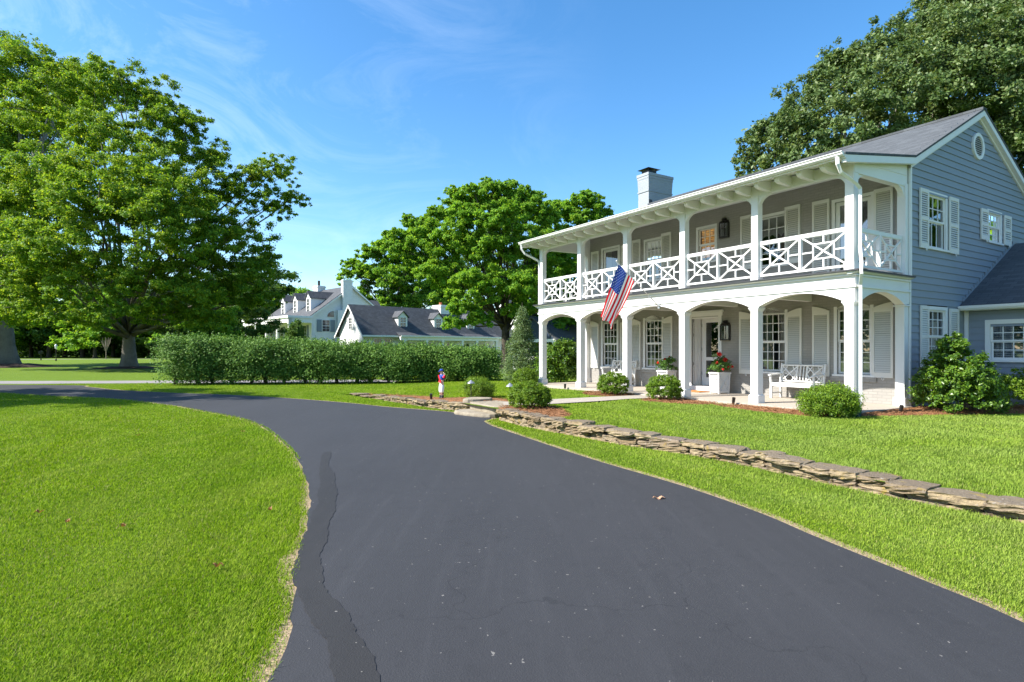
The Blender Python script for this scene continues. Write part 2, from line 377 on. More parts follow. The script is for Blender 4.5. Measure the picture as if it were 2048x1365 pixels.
# ------------------------------------------------------------------ ground geometry
DL = [(-1.9,-9),(-1.35,-4),(-1.18,-1),(-1.12,1.2),(-1.22,2.99),(-1.53,4.14),(-2.03,5.84),(-2.41,6.96),(-3.11,8.62),(-4.03,10.42),(-5.58,13.0),(-7.01,14.7),(-8.32,15.91),(-10.03,17.5),(-12.47,19.3),(-15.13,20.75),(-16.48,21.2),(-18.2,21.9),(-20.08,22.9),(-24,23.6),(-40,24.2)]
DR = [(3.1,-9),(3.35,-4),(3.38,-1),(3.3,2),(3.16,3.62),(3.01,4.28),(2.82,4.97),(2.71,5.39),(2.54,6.1),(2.08,7.3),(1.14,9.19),(-.25,12.44),(-.40,12.8),(-.66,13.77),(-.53,14.44),(-1.47,15.53),(-2.01,16.03),(-3.67,17.14),(-5.24,18.47),(-8.06,20.37),(-10.92,21.82),(-13.54,22.82),(-16.42,24.32),(-19.03,26.2),(-22,27.6),(-40,28.2)]
def smooth(pts, n=4):
    P = [Vector((p[0], p[1], 0)) for p in pts]; out = []
    for i in range(len(P)-1):
        p0 = P[max(i-1, 0)]; p1 = P[i]; p2 = P[i+1]; p3 = P[min(i+2, len(P)-1)]
        for k in range(n):
            t = k/n
            q = .5*((2*p1)+(p2-p0)*t+(2*p0-5*p1+4*p2-p3)*t*t+(3*p1-p0-3*p2+p3)*t**3)
            out.append((q.x, q.y))
    out.append((P[-1].x, P[-1].y)); return out
DLs, DRs = smooth(DL, 8), smooth(DR, 5)
# stone wall: base line, terrace height behind it and wall-top height
WALL_L = [(-5.96,21.6,.06),(-4.11,19.2,.13),(-2.69,17.36,.18),(-1.95,16.42,.22),(-1.35,15.95,.25)]
WALL_R = [(-.33,14.1,.28),(.15,13.0,.27),(1.03,11.64,.25),(2.02,10.24,.23),(2.83,9.36,.21),(3.47,8.34,.20),(3.99,7.3,.19),(4.44,6.56,.18),(4.99,5.72,.17),(5.5,4.85,.17),(6.2,3.6,.17),(7.2,1.6,.17),(8.4,-1.4,.17),(10.,-6,.17)]
WLINE = [(-9.0,24.0,-.04),(-7.2,22.9,.0)]+WALL_L+WALL_R
def poly_in(P, poly):
    """vectorised point in polygon"""
    x, y = P[:, 0], P[:, 1]; ins = np.zeros(len(P), bool); n = len(poly)
    for i in range(n):
        x1, y1 = poly[i][0], poly[i][1]; x2, y2 = poly[(i+1) % n][0], poly[(i+1) % n][1]
        if y1 == y2: continue
        c = ((y1 > y) != (y2 > y)) & (x < (x2-x1)*(y-y1)/(y2-y1)+x1); ins ^= c
    return ins
def seg_dist(P, line):
    """distance to a polyline and the interpolated third value"""
    best = np.full(len(P), 1e9); val = np.zeros(len(P))
    for a, b in zip(line[:-1], line[1:]):
        ax, ay = a[0], a[1]; dx, dy = b[0]-ax, b[1]-ay; L2 = dx*dx+dy*dy
        t = np.clip(((P[:, 0]-ax)*dx+(P[:, 1]-ay)*dy)/L2, 0, 1)
        d = np.hypot(P[:, 0]-ax-t*dx, P[:, 1]-ay-t*dy); m = d < best
        best[m] = d[m]
        if len(a) > 2: val[m] = a[2]+(b[2]-a[2])*t[m]
    return best, val
HX = np.array((.5313, -.8472)); HY = np.array((.8472, .5313)); HO = np.array((7.4118, 12.7135)); FLOOR = .34
def loc(x, y): return tuple(HO+HX*x+HY*y)
TERR = [(p[0], p[1]) for p in WLINE]+[(40,-6),(40,45),(-2,45),(-9.5,26.5)]
def terrace_z(P):
    d, v = seg_dist(P, WLINE)
    t = np.clip(d/3.5, 0, 1); t = t*t*(3-2*t)
    far = np.clip((P[:, 1]-20)/8, 0, 1)
    left = np.clip((P[:, 0]+6.5)/5.0, 0, 1)
    tgt = (.275-.15*far)*left
    z = (v-.02)*(1-t)+tgt*t
    return z
def ground_z(P):
    P = np.atleast_2d(np.asarray(P, float)); ins = poly_in(P, TERR); z = np.zeros(len(P))
    if ins.any(): z[ins] = np.maximum(terrace_z(P[ins]), 0)
    return z
def gz(x, y): return float(ground_z([(x, y)])[0])

mb = MB(); N = 12
mb.add([(-600,-300,0),(600,-300,0),(600,900,0),(-600,900,0)], [(0, 1, 2, 3)])
tag(mb.build('ground', M['ground']), kind='structure')
# terrace lawn as a fine grid clipped to its outline
gx = np.arange(-10, 40.01, .35); gy = np.arange(-6, 45.01, .35)
bm = bmesh.new()
bvs = [bm.verts.new((x, y, 0)) for x, y in TERR]; bm.faces.new(bvs)
for x in np.arange(-9.5, 16, .5):
    bmesh.ops.bisect_plane(bm, geom=bm.verts[:]+bm.edges[:]+bm.faces[:], plane_co=(x, 0, 0), plane_no=(1, 0, 0))
for y in np.arange(-5, 30, .5):
    bmesh.ops.bisect_plane(bm, geom=bm.verts[:]+bm.edges[:]+bm.faces[:], plane_co=(0, y, 0), plane_no=(0, 1, 0))
bmesh.ops.triangulate(bm, faces=bm.faces[:])
VP = np.array([v.co[:2] for v in bm.verts]); VZ = terrace_z(VP)
for v, z in zip(bm.verts, VZ): v.co.z = z if z > .012 else -.03
bmesh.ops.recalc_face_normals(bm, faces=bm.faces)
if sum(f.normal.z for f in bm.faces) < 0: bmesh.ops.reverse_faces(bm, faces=bm.faces)
me = bpy.data.meshes.new('terrace_lawn'); bm.to_mesh(me); bm.free(); me.materials.append(M['ground'])
me.polygons.foreach_set('use_smooth', [True]*len(me.polygons))
tag(link('terrace_lawn', me), kind='structure')

def sheet(name, poly, z, mat, kind='structure'):
    bm = bmesh.new(); f = bm.faces.new([bm.verts.new((x, y, z)) for x, y in poly])
    bmesh.ops.triangulate(bm, faces=[f]); bmesh.ops.recalc_face_normals(bm, faces=bm.faces)
    if bm.faces[:][0].normal.z < 0: bmesh.ops.reverse_faces(bm, faces=bm.faces)
    me = bpy.data.meshes.new(name); bm.to_mesh(me); bm.free(); me.materials.append(mat)
    return tag(link(name, me), kind=kind)
def strip(name, a, b, z, mat, kind='structure'):
    n = len(a); mb = MB(); mb.add([(x, y, z) for x, y in a]+[(x, y, z) for x, y in b], [(i, i+1, n+i+1, n+i) for i in range(n-1)])
    o = mb.build(name, mat)
    if o.data.polygons[0].normal.z < 0: o.data.flip_normals()
    return tag(o, kind=kind)
def wob(pts, amp, seed, fr=1.7):
    r = random.Random(seed); ph = [r.uniform(0, 6) for _ in range(6)]
    out = []
    for i, (x, y) in enumerate(pts):
        d = amp*(sin(i*fr+ph[0])+.7*sin(i*fr*2.3+ph[1])+.5*sin(i*fr*.37+ph[2]))/2
        out.append((x+d, y+d*.4))
    return out
DRIVE = DLs+DRs[::-1]
mbd = MB()
sheet('driveway', wob(DLs, .022, 1, 1.1)+DRs[::-1], .012, M['asphalt'])
def offset(line, w, side=1):
    out = []
    for i, p in enumerate(line):
        a = Vector((*line[max(i-1, 0)][:2], 0)); b = Vector((*line[min(i+1, len(line)-1)][:2], 0)); d = (b-a).normalized()
        wi = w[i] if hasattr(w, '__len__') else w
        out.append((p[0]-d.y*wi*side, p[1]+d.x*wi*side))
    return out
rr = random.Random(3)
def bare_w(y): return np.clip(np.where(y < 5.4, .07+.055*np.cos(4.19*(y-3.1))+.02*np.sin(y*11), .035+.02*np.sin(y*3.1)+.012*np.sin(y*9)), .015, .3)
wl = [float(bare_w(np.array(p[1])))+.05 for p in DLs]
strip('bare_soil', offset(DLs, wl, 1), offset(DLs, -.06, 1), .006, M['soil'])
wr_ = [.12 for i, p in enumerate(DRs)]
strip('bare_soil', offset(DRs, wr_, -1), offset(DRs, -.06, -1), .006, M['soil'])
# darker sealed strip along the inner edge of the drive
pc = [(-3.02,9.6),(-2.75,8.6),(-2.42,7.7),(-2.2,7.0),(-2.02,6.4),(-1.90,5.84),(-1.75,5.2),(-1.62,4.65),(-1.42,4.14),(-1.12,3.65),(-.90,3.25),(-.68,2.7),(-.5,2.0)]
pcs = smooth(pc, 12); pw = [.05+.05*min(i, 30)/30+.012*sin(i*.37)+.006*sin(i*1.3)+.004*sin(i*2.9) for i in range(len(pcs))]
strip('asphalt_patch', offset(pcs, pw, 1), offset(pcs, pw, -1), .016, M['patch'])
road = [(-90,27.2),(-24,28.6),(-10,29.6),(2,31),(12,32.4)]
ROAD = road+[(12,35.0),(2,33.7),(-10,32.2),(-24,31.2),(-90,29.8)]
sheet('road', ROAD, .008, M['road'])
FARPATH = [(-120,90),(-85,92),(-68,98),(-50,101),(-30,104),(-10,106),(-10,108.5),(-30,106.5),(-50,103.5),(-70,100.5),(-90,95),(-120,93)]
sheet('path', FARPATH, .010, M['road'])
# flagged walk from the steps to the porch
WALK = [(-.2,14.8),(-.25,15.65),(.2,16.05),(1.03,16.35),(2.4,17.0),loc(-6.18,-.62),loc(-6.15,-.33),loc(-5.25,-.33),loc(-5.2,-.62),(3.25,16.4),(2.3,15.7),(.9,14.95),(.2,14.75)]
wv = [(x, y, float(terrace_z(np.array([(x, y)]))[0])+.035) for x, y in WALK]
w_ = MB(); w_.add(wv, [tuple(range(len(wv)))]); w_.build('walkway', M['walk'])
tag(bpy.data.objects['walkway'], kind='structure')

def straw_bed(name, poly, mat, n, zoff=.03, ln=(.06, .16)):
    """mulch bed: a low sheet with loose strands in the same mesh"""
    mb = MB(); pl = [(x, y, gz(x, y)+.008) for x, y in poly]
    cx = sum(p[0] for p in poly)/len(poly); cy = sum(p[1] for p in poly)/len(poly)
    inner = [(cx+(x-cx)*.72, cy+(y-cy)*.72, gz(x, y)+zoff+random.uniform(0, .015)) for x, y in poly]; k = len(poly)
    mb.add(pl+inner, [(i, (i+1) % k, (i+1) % k+k, i+k) for i in range(k)]+[tuple(range(k, 2*k))])
    xs = [p[0] for p in poly]; ys = [p[1] for p in poly]
    P = np.stack([rng.uniform(min(xs)-.05, max(xs)+.05, n*3), rng.uniform(min(ys)-.05, max(ys)+.05, n*3)], 1)
    P = P[poly_in(P, poly)][:n]; Z = ground_z(P)
    for (x, y), z in zip(P, Z):
        a = random.uniform(0, pi); l = random.uniform(*ln)/2; w = .003; z += random.uniform(.02, zoff+.035); t = random.uniform(-.03, .03)
        dx, dy = cos(a)*l, sin(a)*l
        mb.add([(x-dx-dy*w/l, y-dy+dx*w/l, z-t), (x+dx-dy*w/l, y+dy+dx*w/l, z+t), (x+dx+dy*w/l, y+dy-dx*w/l, z+t+.004), (x-dx+dy*w/l, y-dy-dx*w/l, z-t+.004)], [(0, 1, 2, 3)])
    return tag(mb.build(name, mat, fix=False), kind='stuff')
def blob(pts, n=3):
    P = pts+pts[:1]; s = smooth([pts[-1]]+pts+pts[:2], n); return s[n:-n-1]
BED1 = [loc(*q) for q in ((-.05,-.36),(-1.2,-.36),(-2.6,-.36),(-3.2,-.7),(-2.6,-1.0),(-1.5,-1.3),(-.3,-1.2),(.35,-.1),(.9,1.0),(1.5,2.4),(2.3,4.2),(3.2,5.3),(.15,5.3),(.15,.0))]
BED2 = blob([loc(*q) for q in ((-8.0,-.38),(-6.9,-.36),(-6.3,-.36),(-6.25,-.9),(-6.45,-1.4),(-7.2,-1.5),(-7.9,-1.1))])
BED3 = blob([loc(*q) for q in ((-5.1,-.36),(-4.0,-.36),(-3.2,-.45),(-3.3,-1.05),(-4.2,-1.5),(-5.0,-1.45),(-5.2,-.9))])
BED4 = blob([(-.35,14.35),(.1,13.3),(.7,12.5),(1.25,12.6),(1.2,13.6),(.95,14.6),(.3,14.7)])
BED5 = blob([(-5.5,21.3),(-4.0,19.4),(-2.6,17.6),(-1.4,16.1),(-.55,15.85),(-.05,16.25),(-.3,17.1),(-1.2,17.5),(-2.2,18.2),(-3.7,20.2)])
BEDS = [BED1, BED2, BED3, BED4, BED5]
for b, n in zip(BEDS, (3800, 1500, 1100, 900, 1000)): straw_bed('pine_straw', b, M['straw'], n)
TREE_BEDS = []

# ------------------------------------------------------------------ foliage
def unit(n, r=rng):
    v = r.normal(size=(n, 3)); return v/np.linalg.norm(v, axis=1, keepdims=True)
def leaf_mesh(name, C, Nn, S, mat, aspect=.55, fold=.12):
    n = len(C); Nn = Nn/np.linalg.norm(Nn, axis=1, keepdims=True)
    t = np.cross(Nn, unit(n)); t /= np.maximum(np.linalg.norm(t, axis=1, keepdims=True), 1e-6); b = np.cross(Nn, t)
    S = S[:, None]
    V = np.empty((n, 4, 3)); V[:, 0] = C-t*S*.5; V[:, 2] = C+t*S*.5; V[:, 1] = C+b*S*aspect*.5+Nn*S*fold-t*S*.06; V[:, 3] = C-b*S*aspect*.5+Nn*S*fold-t*S*.06
    F = np.arange(n*4).reshape(n, 4)
    return np_mesh(name, V.reshape(-1, 3), F, mat)
def crown_points(lobes, n, clump=(.13, .24), K=26, flat=.6, shell=.45, r=rng, top=1.04):
    Cs, Ns = [], []
    W = np.array([(l[3]*l[4]*l[5])**(2/3) for l in lobes]); W = W/W.sum()
    for l, w in zip(lobes, W):
        c = np.array(l[:3]); rad = np.array(l[3:6]); m = max(6, int(n*w)); k = K
        d = unit(k, r); d[:, 2] = np.where(d[:, 2] < -.55, -d[:, 2]*.5, d[:, 2])
        rr_ = shell+(top-shell)*r.random(k)**.6
        cc = c+d*rad*rr_[:, None]; cr = r.uniform(*clump, k)*rad.mean()
        wt = cr**2; wt /= wt.sum(); idx = r.choice(k, m, p=wt)
        g = r.normal(size=(m, 3))*.55; g[:, 2] *= flat
        P = cc[idx]+g*cr[idx][:, None]
        Cs.append(P); Ns.append(d[idx]*.6+np.array((0, 0, .42))+r.normal(size=(m, 3))*.62)
    return np.concatenate(Cs), np.concatenate(Ns)
def limb(mb, p, q, r0, r1, wig=.06, n=6, seg=7, rnd=random):
    p = Vector(p); q = Vector(q); L_ = (q-p).length; pts = []; rad = []
    o1 = Vector((rnd.uniform(-1, 1), rnd.uniform(-1, 1), rnd.uniform(-.3, .6)))*wig*L_
    for i in range(n+1):
        t = i/n; b = sin(pi*t)
        pts.append(p.lerp(q, t)+o1*b+Vector((rnd.uniform(-1, 1), rnd.uniform(-1, 1), rnd.uniform(-1, 1)))*wig*.25*L_*b)
        rad.append(r0+(r1-r0)*t)
    mb.tube(pts, rad, seg); return pts
def trunk_mesh(mb, h, r, flare=1.6, seg=14, lean=(0, 0)):
    pts, rad = [], []
    for t in (0, .03, .08, .16, .3, .5, .75, 1):
        pts.append((lean[0]*t*h, lean[1]*t*h, h*t-.1)); rad.append(r*(1+(flare-1)*math.exp(-t*h/(r*1.1)))*(1-.22*t))
    n0 = len(mb.v); mb.tube(pts, rad, seg)
    for i in range(n0, len(mb.v)):
        x, y, z = mb.v[i]; a = math.atan2(y, x); f = 1+.10*sin(a*5+1)*math.exp(-z/(r*2.2))+.04*sin(a*3+z)
        mb.v[i] = (x*f, y*f, z)
    return Vector((lean[0]*h, lean[1]*h, h-.15))
def make_tree(name, label, cat, loc_, trunk_h, trunk_r, lobes, n, leaf, lmat, bmat, group=None, seed=1, K=26, clump=(.13, .24), flat=.6, twigs=40, shell=.45, split=0):
    """lobes are (dx,dy,z,rx,ry,rz) about the foot of the tree"""
    global rng
    rs = np.random.default_rng(seed); rnd = random.Random(seed); keep = rng; rng = rs
    root = tag(empty(name, loc_), label, cat, group)
    mb = MB(); top = trunk_mesh(mb, trunk_h, trunk_r)
    for l in lobes:
        c = Vector(l[:3]); 
        base = top*rnd.uniform(.72, 1.0) if not split else top*rnd.uniform(.9, 1.0)
        rr_ = trunk_r*rnd.uniform(.20, .36)
        pts = limb(mb, base, c+Vector((0, 0, l[5]*.2)), rr_, trunk_r*.07, .08, 7, 7, rnd)
        for _ in range(max(1, twigs//len(lobes))):
            d = Vector(unit(1, rs)[0]); d.z = abs(d.z)*.8-.1
            a = pts[rnd.choice([2, 3, 4, 5, 6, 7])]
            limb(mb, a, c+Vector((d.x*l[3], d.y*l[4], d.z*l[5]))*1.0, trunk_r*.085, trunk_r*.018, .08, 5, 5, rnd)
    mb.build('trunk', bmat, root, smooth=True, fix=False)
    C, Nn = crown_points(lobes, n, clump, K, flat, shell, rs, 1.32)
    S = leaf*rs.uniform(.6, 1.35, len(C))
    link('crown', leaf_mesh('crown', C, Nn, S, lmat), root)
    rng = keep; return root
def lobes_px(foot, Y, items):
    """(px, py, r_px, dY, squash) -> lobes relative to the foot"""
    out = []
    for it in items:
        px, py, rp = it[:3]; dY = it[3] if len(it) > 3 else 0; sq = it[4] if len(it) > 4 else .8
        p = at(px, py, Y+dY); r_ = rp*(Y+dY)/1173.3
        out.append((p.x-foot[0], p.y-foot[1], p.z-foot[2], r_, r_*.95, r_*sq))
    return out

# ------------------------------------------------------------------ main house
HROT = math.atan2(HX[1], HX[0])
house = tag(empty('porch_house', (HO[0], HO[1], FLOOR), HROT), 'pale grey two storey house with white arched porch, upper balcony and lattice railing', 'house')
W = 2.42
def wall_grid(mb, x0, x1, z0, z1, y, holes, depth=.12):
    xs = sorted({x0, x1, *[h[0] for h in holes], *[h[1] for h in holes]}); zs = sorted({z0, z1, *[h[2] for h in holes], *[h[3] for h in holes]})
    for a, b in zip(xs[:-1], xs[1:]):
        for c, d in zip(zs[:-1], zs[1:]):
            if any(h[0] <= a and b <= h[1] and h[2] <= c and d <= h[3] for h in holes): continue
            mb.add([(a, y, c), (b, y, c), (b, y, d), (a, y, d)], [(0, 1, 2, 3)])
    for h in holes:
        a, b, c, d = h[:4]; y2 = y+depth
        mb.add([(a,y,c),(b,y,c),(b,y,d),(a,y,d),(a,y2,c),(b,y2,c),(b,y2,d),(a,y2,d)], [(0,4,5,1),(2,6,7,3),(0,3,7,4),(1,5,6,2)])
def place(o, loc_, rz): o.location = loc_; o.rotation_euler = (0, 0, rz); return o
def make_window(parent, w, z0, z1, loc_, rz=0, cols=4, rows=(3, 3), casing=.085, arch=0, curtain='', mats=None, door=False, sill=True, blind=None):
    """opening w x (z0..z1); frame in its own axes, -y is outwards"""
    wm_ = mats or M['white']; mb = MB(); h = w/2; c = casing
    mb.box(-h-c, -h, -.035, .02, z0-(0 if door else .02), z1+c); mb.box(h, h+c, -.035, .02, z0-(0 if door else .02), z1+c)
    if arch:
        pts = [(-h, z1), (h, z1)]+[(h*cos(pi*k/10), z1+c+arch*sin(pi*k/10)**.8*1.0) for k in range(11)]
        pts = [(-h, z1), (h, z1)]+[(h-2*h*k/10, z1+.05+arch*(1-(1-2*k/10)**2)) for k in range(11)]
        mb.prism(pts, -.030, .015)
    else: mb.box(-h, h, -.035, .02, z1, z1+c)
    if sill and not door: mb.box(-h-c-.03, h+c+.03, -.075, .02, z0-.07, z0-.02); mb.box(-h, h, -.03, .02, z0-.02, z0)
    st = .045 if not door else .10
    zm = (z0+z1)/2
    secs = [(zm, z1, .012), (z0, zm+.02, .040)] if not door else [(z0, z1, .02)]
    for k, (a, b, y) in enumerate(secs):
        mb.box(-h, -h+st, y, y+.035, a, b); mb.box(h-st, h, y, y+.035, a, b)
        mb.box(-h+st, h-st, y, y+.035, b-st, b); mb.box(-h+st, h-st, y, y+.035, a, a+(st if not door else .22))
        n = cols; m = rows[k] if k < len(rows) else 1
        za = a+(st if not door else .22); zb = b-st
        for i in range(1, n):
            x = -h+st+(w-2*st)*i/n; mb.box(x-.010, x+.010, y+.004, y+.026, za, zb)
        for j in range(1, m):
            z = za+(zb-za)*j/m; mb.box(-h+st, h-st, y+.006, y+.024, z-.010, z+.010)
    o = place(mb.build('window' if not door else 'glazed_door', wm_, parent), loc_, rz)
    g = MB()
    for a, b, y in secs: g.add([(-h, y+.018, a), (h, y+.018, a), (h, y+.018, b), (-h, y+.018, b)], [(0, 1, 2, 3)])
    g.build('pane', M['glass'], o)
    for s in curtain:
        cb = MB(); sg = -1 if s == 'l' else 1; n = 14; ww = w*.30
        pts = [(sg*(h-.02-ww*i/n), .16+.022*sin(i*1.9)) for i in range(n+1)]
        cb.add([(x, y, z0) for x, y in pts]+[(x, y, z1) for x, y in pts], [(i, i+1, i+n+2, i+n+1) for i in range(n)])
        cb.build('curtain', M['curtain'], o, smooth=True)
    if blind:
        bb = MB(); kind, za = blind; n = 24
        bm_ = M['blind'] if kind == 'bamboo' else M['curtain']
        if kind == 'bamboo':
            k = int((z1-za)/.055)
            for i in range(k): bb.box(-h+.03, h-.03, .12, .132, z1-.055*(i+1)+.012, z1-.055*i)
        else:
            xs = [-h+.03+(w-.06)*i/n for i in range(n+1)]
            bb.add([(x, .13, z1) for x in xs]+[(x, .13, za+.09*abs(sin(i*pi/6))) for i, x in enumerate(xs)], [(i, i+1, i+n+2, i+n+1) for i in range(n)])
        bb.build('blind', bm_, o)
    return o
def make_shutter(parent, w, z0, z1, loc_, rz=0, arch=0, rail=None, mat=None, hook=True, name='shutter'):
    """arch>0: top rises towards -x side; arch<0: towards +x"""
    mb = MB(); h = w/2; s = .055; zt = z1-abs(arch)-.10 if arch else z1-.09; t = .035
    mb.box(-h, -h+s, -t, 0, z0, zt); mb.box(h-s, h, -t, 0, z0, zt); mb.box(-h+s, h-s, -t, 0, z0, z0+.13)
    if arch:
        k = 8; pts = [(-h, zt), (h, zt)]
        for i in range(k+1):
            x = h-w*i/k; u = i/k if arch > 0 else 1-i/k
            pts.append((x, z1-abs(arch)*(1-u)**1.7))
        mb.prism(pts, -t, 0)
    else: mb.box(-h, h, -t, 0, zt, z1)
    rails = [z0+.13]+([rail-.04, rail+.04] if rail else [])+[zt]
    if rail: mb.box(-h+s, h-s, -t, 0, rail-.04, rail+.04)
    for a, b in zip(rails[::2], rails[1::2]):
        n = max(2, int((b-a)/.052))
        for i in range(n):
            z = a+(b-a)*(i+.5)/n; dz = (b-a)/n*.40
            mb.hexa([(-h+s, -t+.003, z-dz), (h-s, -t+.003, z-dz), (h-s, -t+.012, z-dz+.004), (-h+s, -t+.012, z-dz+.004)],
                    [(-h+s, -.010, z+dz), (h-s, -.010, z+dz), (h-s, -.002, z+dz+.004), (-h+s, -.002, z+dz+.004)])
    o = place(mb.build(name, mat or M['shutter'], parent), loc_, rz)
    if hook:
        hb = MB(); hb.tube([(0, -.05, z0+.02), (.0, -.06, z0-.03), (.025, -.06, z0-.06), (.05, -.06, z0-.04), (.045, -.06, z0-.01)], .008, 6)
        hb.build('shutter_dog', M['white'], o, smooth=True)
    return o

# openings: centre x, width, z0, z1
LW = [(-10.61, .82, .70, 2.40), (-8.283, .82, .70, 2.40), (-3.60, .82, .72, 2.40), (-1.29, .83, .72, 2.39)]
UW = [(-8.26, .82, 3.85, 5.25), (-5.94, .66, 4.22, 5.28), (-3.60, .84, 3.80, 5.22)]
UD = [(-10.56, .90, 3.12, 5.28), (-1.31, .90, 3.12, 5.22)]
holes = [(c-w/2, c+w/2, a, b) for c, w, a, b in LW+UW+UD]+[(-6.53, -5.45, -.25, 2.40)]
fw = MB(); wall_grid(fw, -12.15, 0, -.25, 5.95, W, holes); fw.build('front_wall', M['brick'], house)
# water table course and brick sills under the lower windows
for c, w, a, b in LW:
    s_ = MB(); s_.box(c-w/2-.16, c+w/2+.16, W-.05, W+.01, a-.19, a-.075); s_.build('brick_sill', M['brick'], house)
for i, (c, w, a, b) in enumerate(LW): make_window(house, w, a, b, (c, W+.03, 0), 0, 4, (3, 3), arch=.11, curtain='lr')
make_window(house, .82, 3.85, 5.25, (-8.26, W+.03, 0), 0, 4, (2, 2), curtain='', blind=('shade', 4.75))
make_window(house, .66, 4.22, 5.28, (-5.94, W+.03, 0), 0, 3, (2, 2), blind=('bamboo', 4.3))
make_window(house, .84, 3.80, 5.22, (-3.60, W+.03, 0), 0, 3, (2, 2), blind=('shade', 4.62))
for c, w, a, b in UD: make_window(house, w, a, b, (c, W+.03, 0), 0, 1, (1,), door=True, curtain='l')
for c, w, za, zb, ar in [(-11.495, .50, .60, 2.50, 1), (-9.725, .48, .60, 2.49, -1), (-9.14, .48, .60, 2.49, 1), (-7.61, .48, .60, 2.50, -1), (-4.44, .48, .61, 2.50, 1), (-2.90, .46, .61, 2.50, -1), (-2.13, .47, .63, 2.51, 1), (-.57, .49, .65, 2.51, -1)]:
    make_shutter(house, w, za, zb, (c, W-.005, 0), 0, ar*.13)
for c, w, za, zb in [(-11.465, .46, 3.14, 5.30), (-9.70, .46, 3.14, 5.30), (-9.12, .42, 3.77, 5.40), (-7.65, .45, 3.77, 5.42), (-4.40, .48, 3.77, 5.40), (-2.944, .46, 3.77, 5.39), (-2.13, .47, 3.14, 5.36), (-.55, .44, 3.14, 5.33)]:
    make_shutter(house, w, za, zb, (c, W-.005, 0), 0, 0, rail=(za+zb)/2-.1)

# interior so that windows look into a real dim room
it = MB(); it.box(-12.1, -.1, 2.9, 10.0, -.2, -.1); it.box(-12.1, -.1, W+.15, 10.0, 2.85, 3.05); it.box(-12.1, -.1, 5.2, 5.3, -.1, 5.7)
it.box(-12.1, -.1, W+.15, 10.0, 5.72, 5.80); it.box(-12.12, -12.06, W+.15, 5.2, -.1, 5.7); it.box(-.20, -.16, W+.15, 3.2, -.1, 5.7)
for x in (-9.5, -7.0, -5.0, -2.45): it.box(x-.05, x+.05, W+.5 if x in (-7.0, -5.0) else W+.14, 5.2, -.1, 5.7)
it.build('interior', M['inside'], house)

# floor slab, decks, ceilings
p = MB(); p.box(-12.3, .10, -.32, W, -.16, 0); p.build('porch_floor', M['concrete'], house, bevel=.012)
p = MB(); p.box(-12.0, -.02, .02, W, 2.86, 2.90)
for i in range(14): p.box(-12.0, -.02, .2+i*.158, .2+i*.158+.150, 2.848, 2.86)
p.build('porch_ceiling', M['brick'], house)
p = MB()
for i in range(1, 5):
    x = -.11-2.35*i; p.box(x-.07, x+.07, .2, W, 2.66, 2.848)
p.build('ceiling_beam', M['white'], house)
p = MB(); p.box(-12.16, .14, -.13, W, 3.035, 3.075); p.build('balcony_deck', M['deck'], house)
p = MB(); p.box(-12.18, .16, -.155, -.13, 3.05, 3.082); p.box(.14, .165, -.13, W, 3.05, 3.082); p.build('deck_flashing', M['flash'], house)
# arcade
CX = [-.11-2.35*i for i in range(6)]
def arch_pts(x0, x1, zs, rise, n=18):
    """segmental arch from x1 to x0"""
    w = (x1-x0)/2; Rr = (w*w+rise*rise)/(2*rise); cz = zs+rise-Rr; a = math.asin(w/Rr)
    return [((x0+x1)/2+Rr*sin(a-2*a*i/n), cz+Rr*cos(a-2*a*i/n)) for i in range(n+1)]
poly = [(-11.99, 3.0), (-11.99, 2.41)]
for i in range(5, 0, -1):
    x0 = CX[i]+.115; x1 = CX[i-1]-.115
    poly += [(x0-.004, 2.41)]+arch_pts(x0, x1, 2.415, .245)[::-1]+[(x1+.004, 2.41)]
poly += [(.02, 2.41), (.02, 3.0)]
ar = MB(); ar.prism(poly, .0, .21); ar.build('arcade_front', M['white'], house)
sp = [(.213, 3.0), (.213, 2.43)]+arch_pts(.26, 2.18, 2.415, .245)[::-1]+[(W-.002, 2.43), (W-.002, 3.0)]
for x0, x1 in ((-.19, .018), (-11.985, -11.78)):
    a_ = MB(); a_.prism(sp, x0, x1, 'x'); a_.build('arcade_side', M['white'], house)
p = MB(); p.box(-12.02, .05, -.03, 0, 2.705, 2.75); p.box(.02, .05, 0, W, 2.705, 2.75); p.box(-12.02, .04, -.02, 0, 2.75, 2.765); p.box(.02, .04, 0, W, 2.75, 2.765)
p.box(-12.05, .06, -.05, .0, 2.955, 2.99); p.box(.02, .06, 0, W, 2.955, 2.99)
p.prism([(-.03, 2.99), (-.12, 3.034), (.02, 3.034), (.02, 2.99)], -12.14, .02, 'x')
p.prism([(.0, 2.99), (.12, 3.034), (-.1, 3.034), (-.1, 2.99)], -.10, W, 'y')
p.build('belt_moulding', M['white'], house)
for x in CX:
    c_ = MB(); c_.box(x-.105, x+.105, .005, .215, .2, 2.33)
    c_.box(x-.135, x+.135, -.03, .245, 0, .19); c_.hexa([(x-.135,-.03,.19),(x+.135,-.03,.19),(x+.135,.245,.19),(x-.135,.245,.19)], [(x-.105,.005,.22),(x+.105,.005,.22),(x+.105,.215,.22),(x-.105,.215,.22)])
    c_.hexa([(x-.105,.005,2.30),(x+.105,.005,2.30),(x+.105,.215,2.30),(x-.105,.215,2.30)], [(x-.14,-.03,2.375),(x+.14,-.03,2.375),(x+.14,.25,2.375),(x-.14,.25,2.375)])
    c_.box(x-.145, x+.145, -.035, .255, 2.375, 2.41)
    c_.build('column', M['white'], house, bevel=.004)
    if CX.index(x) in (0, 5):
        pass
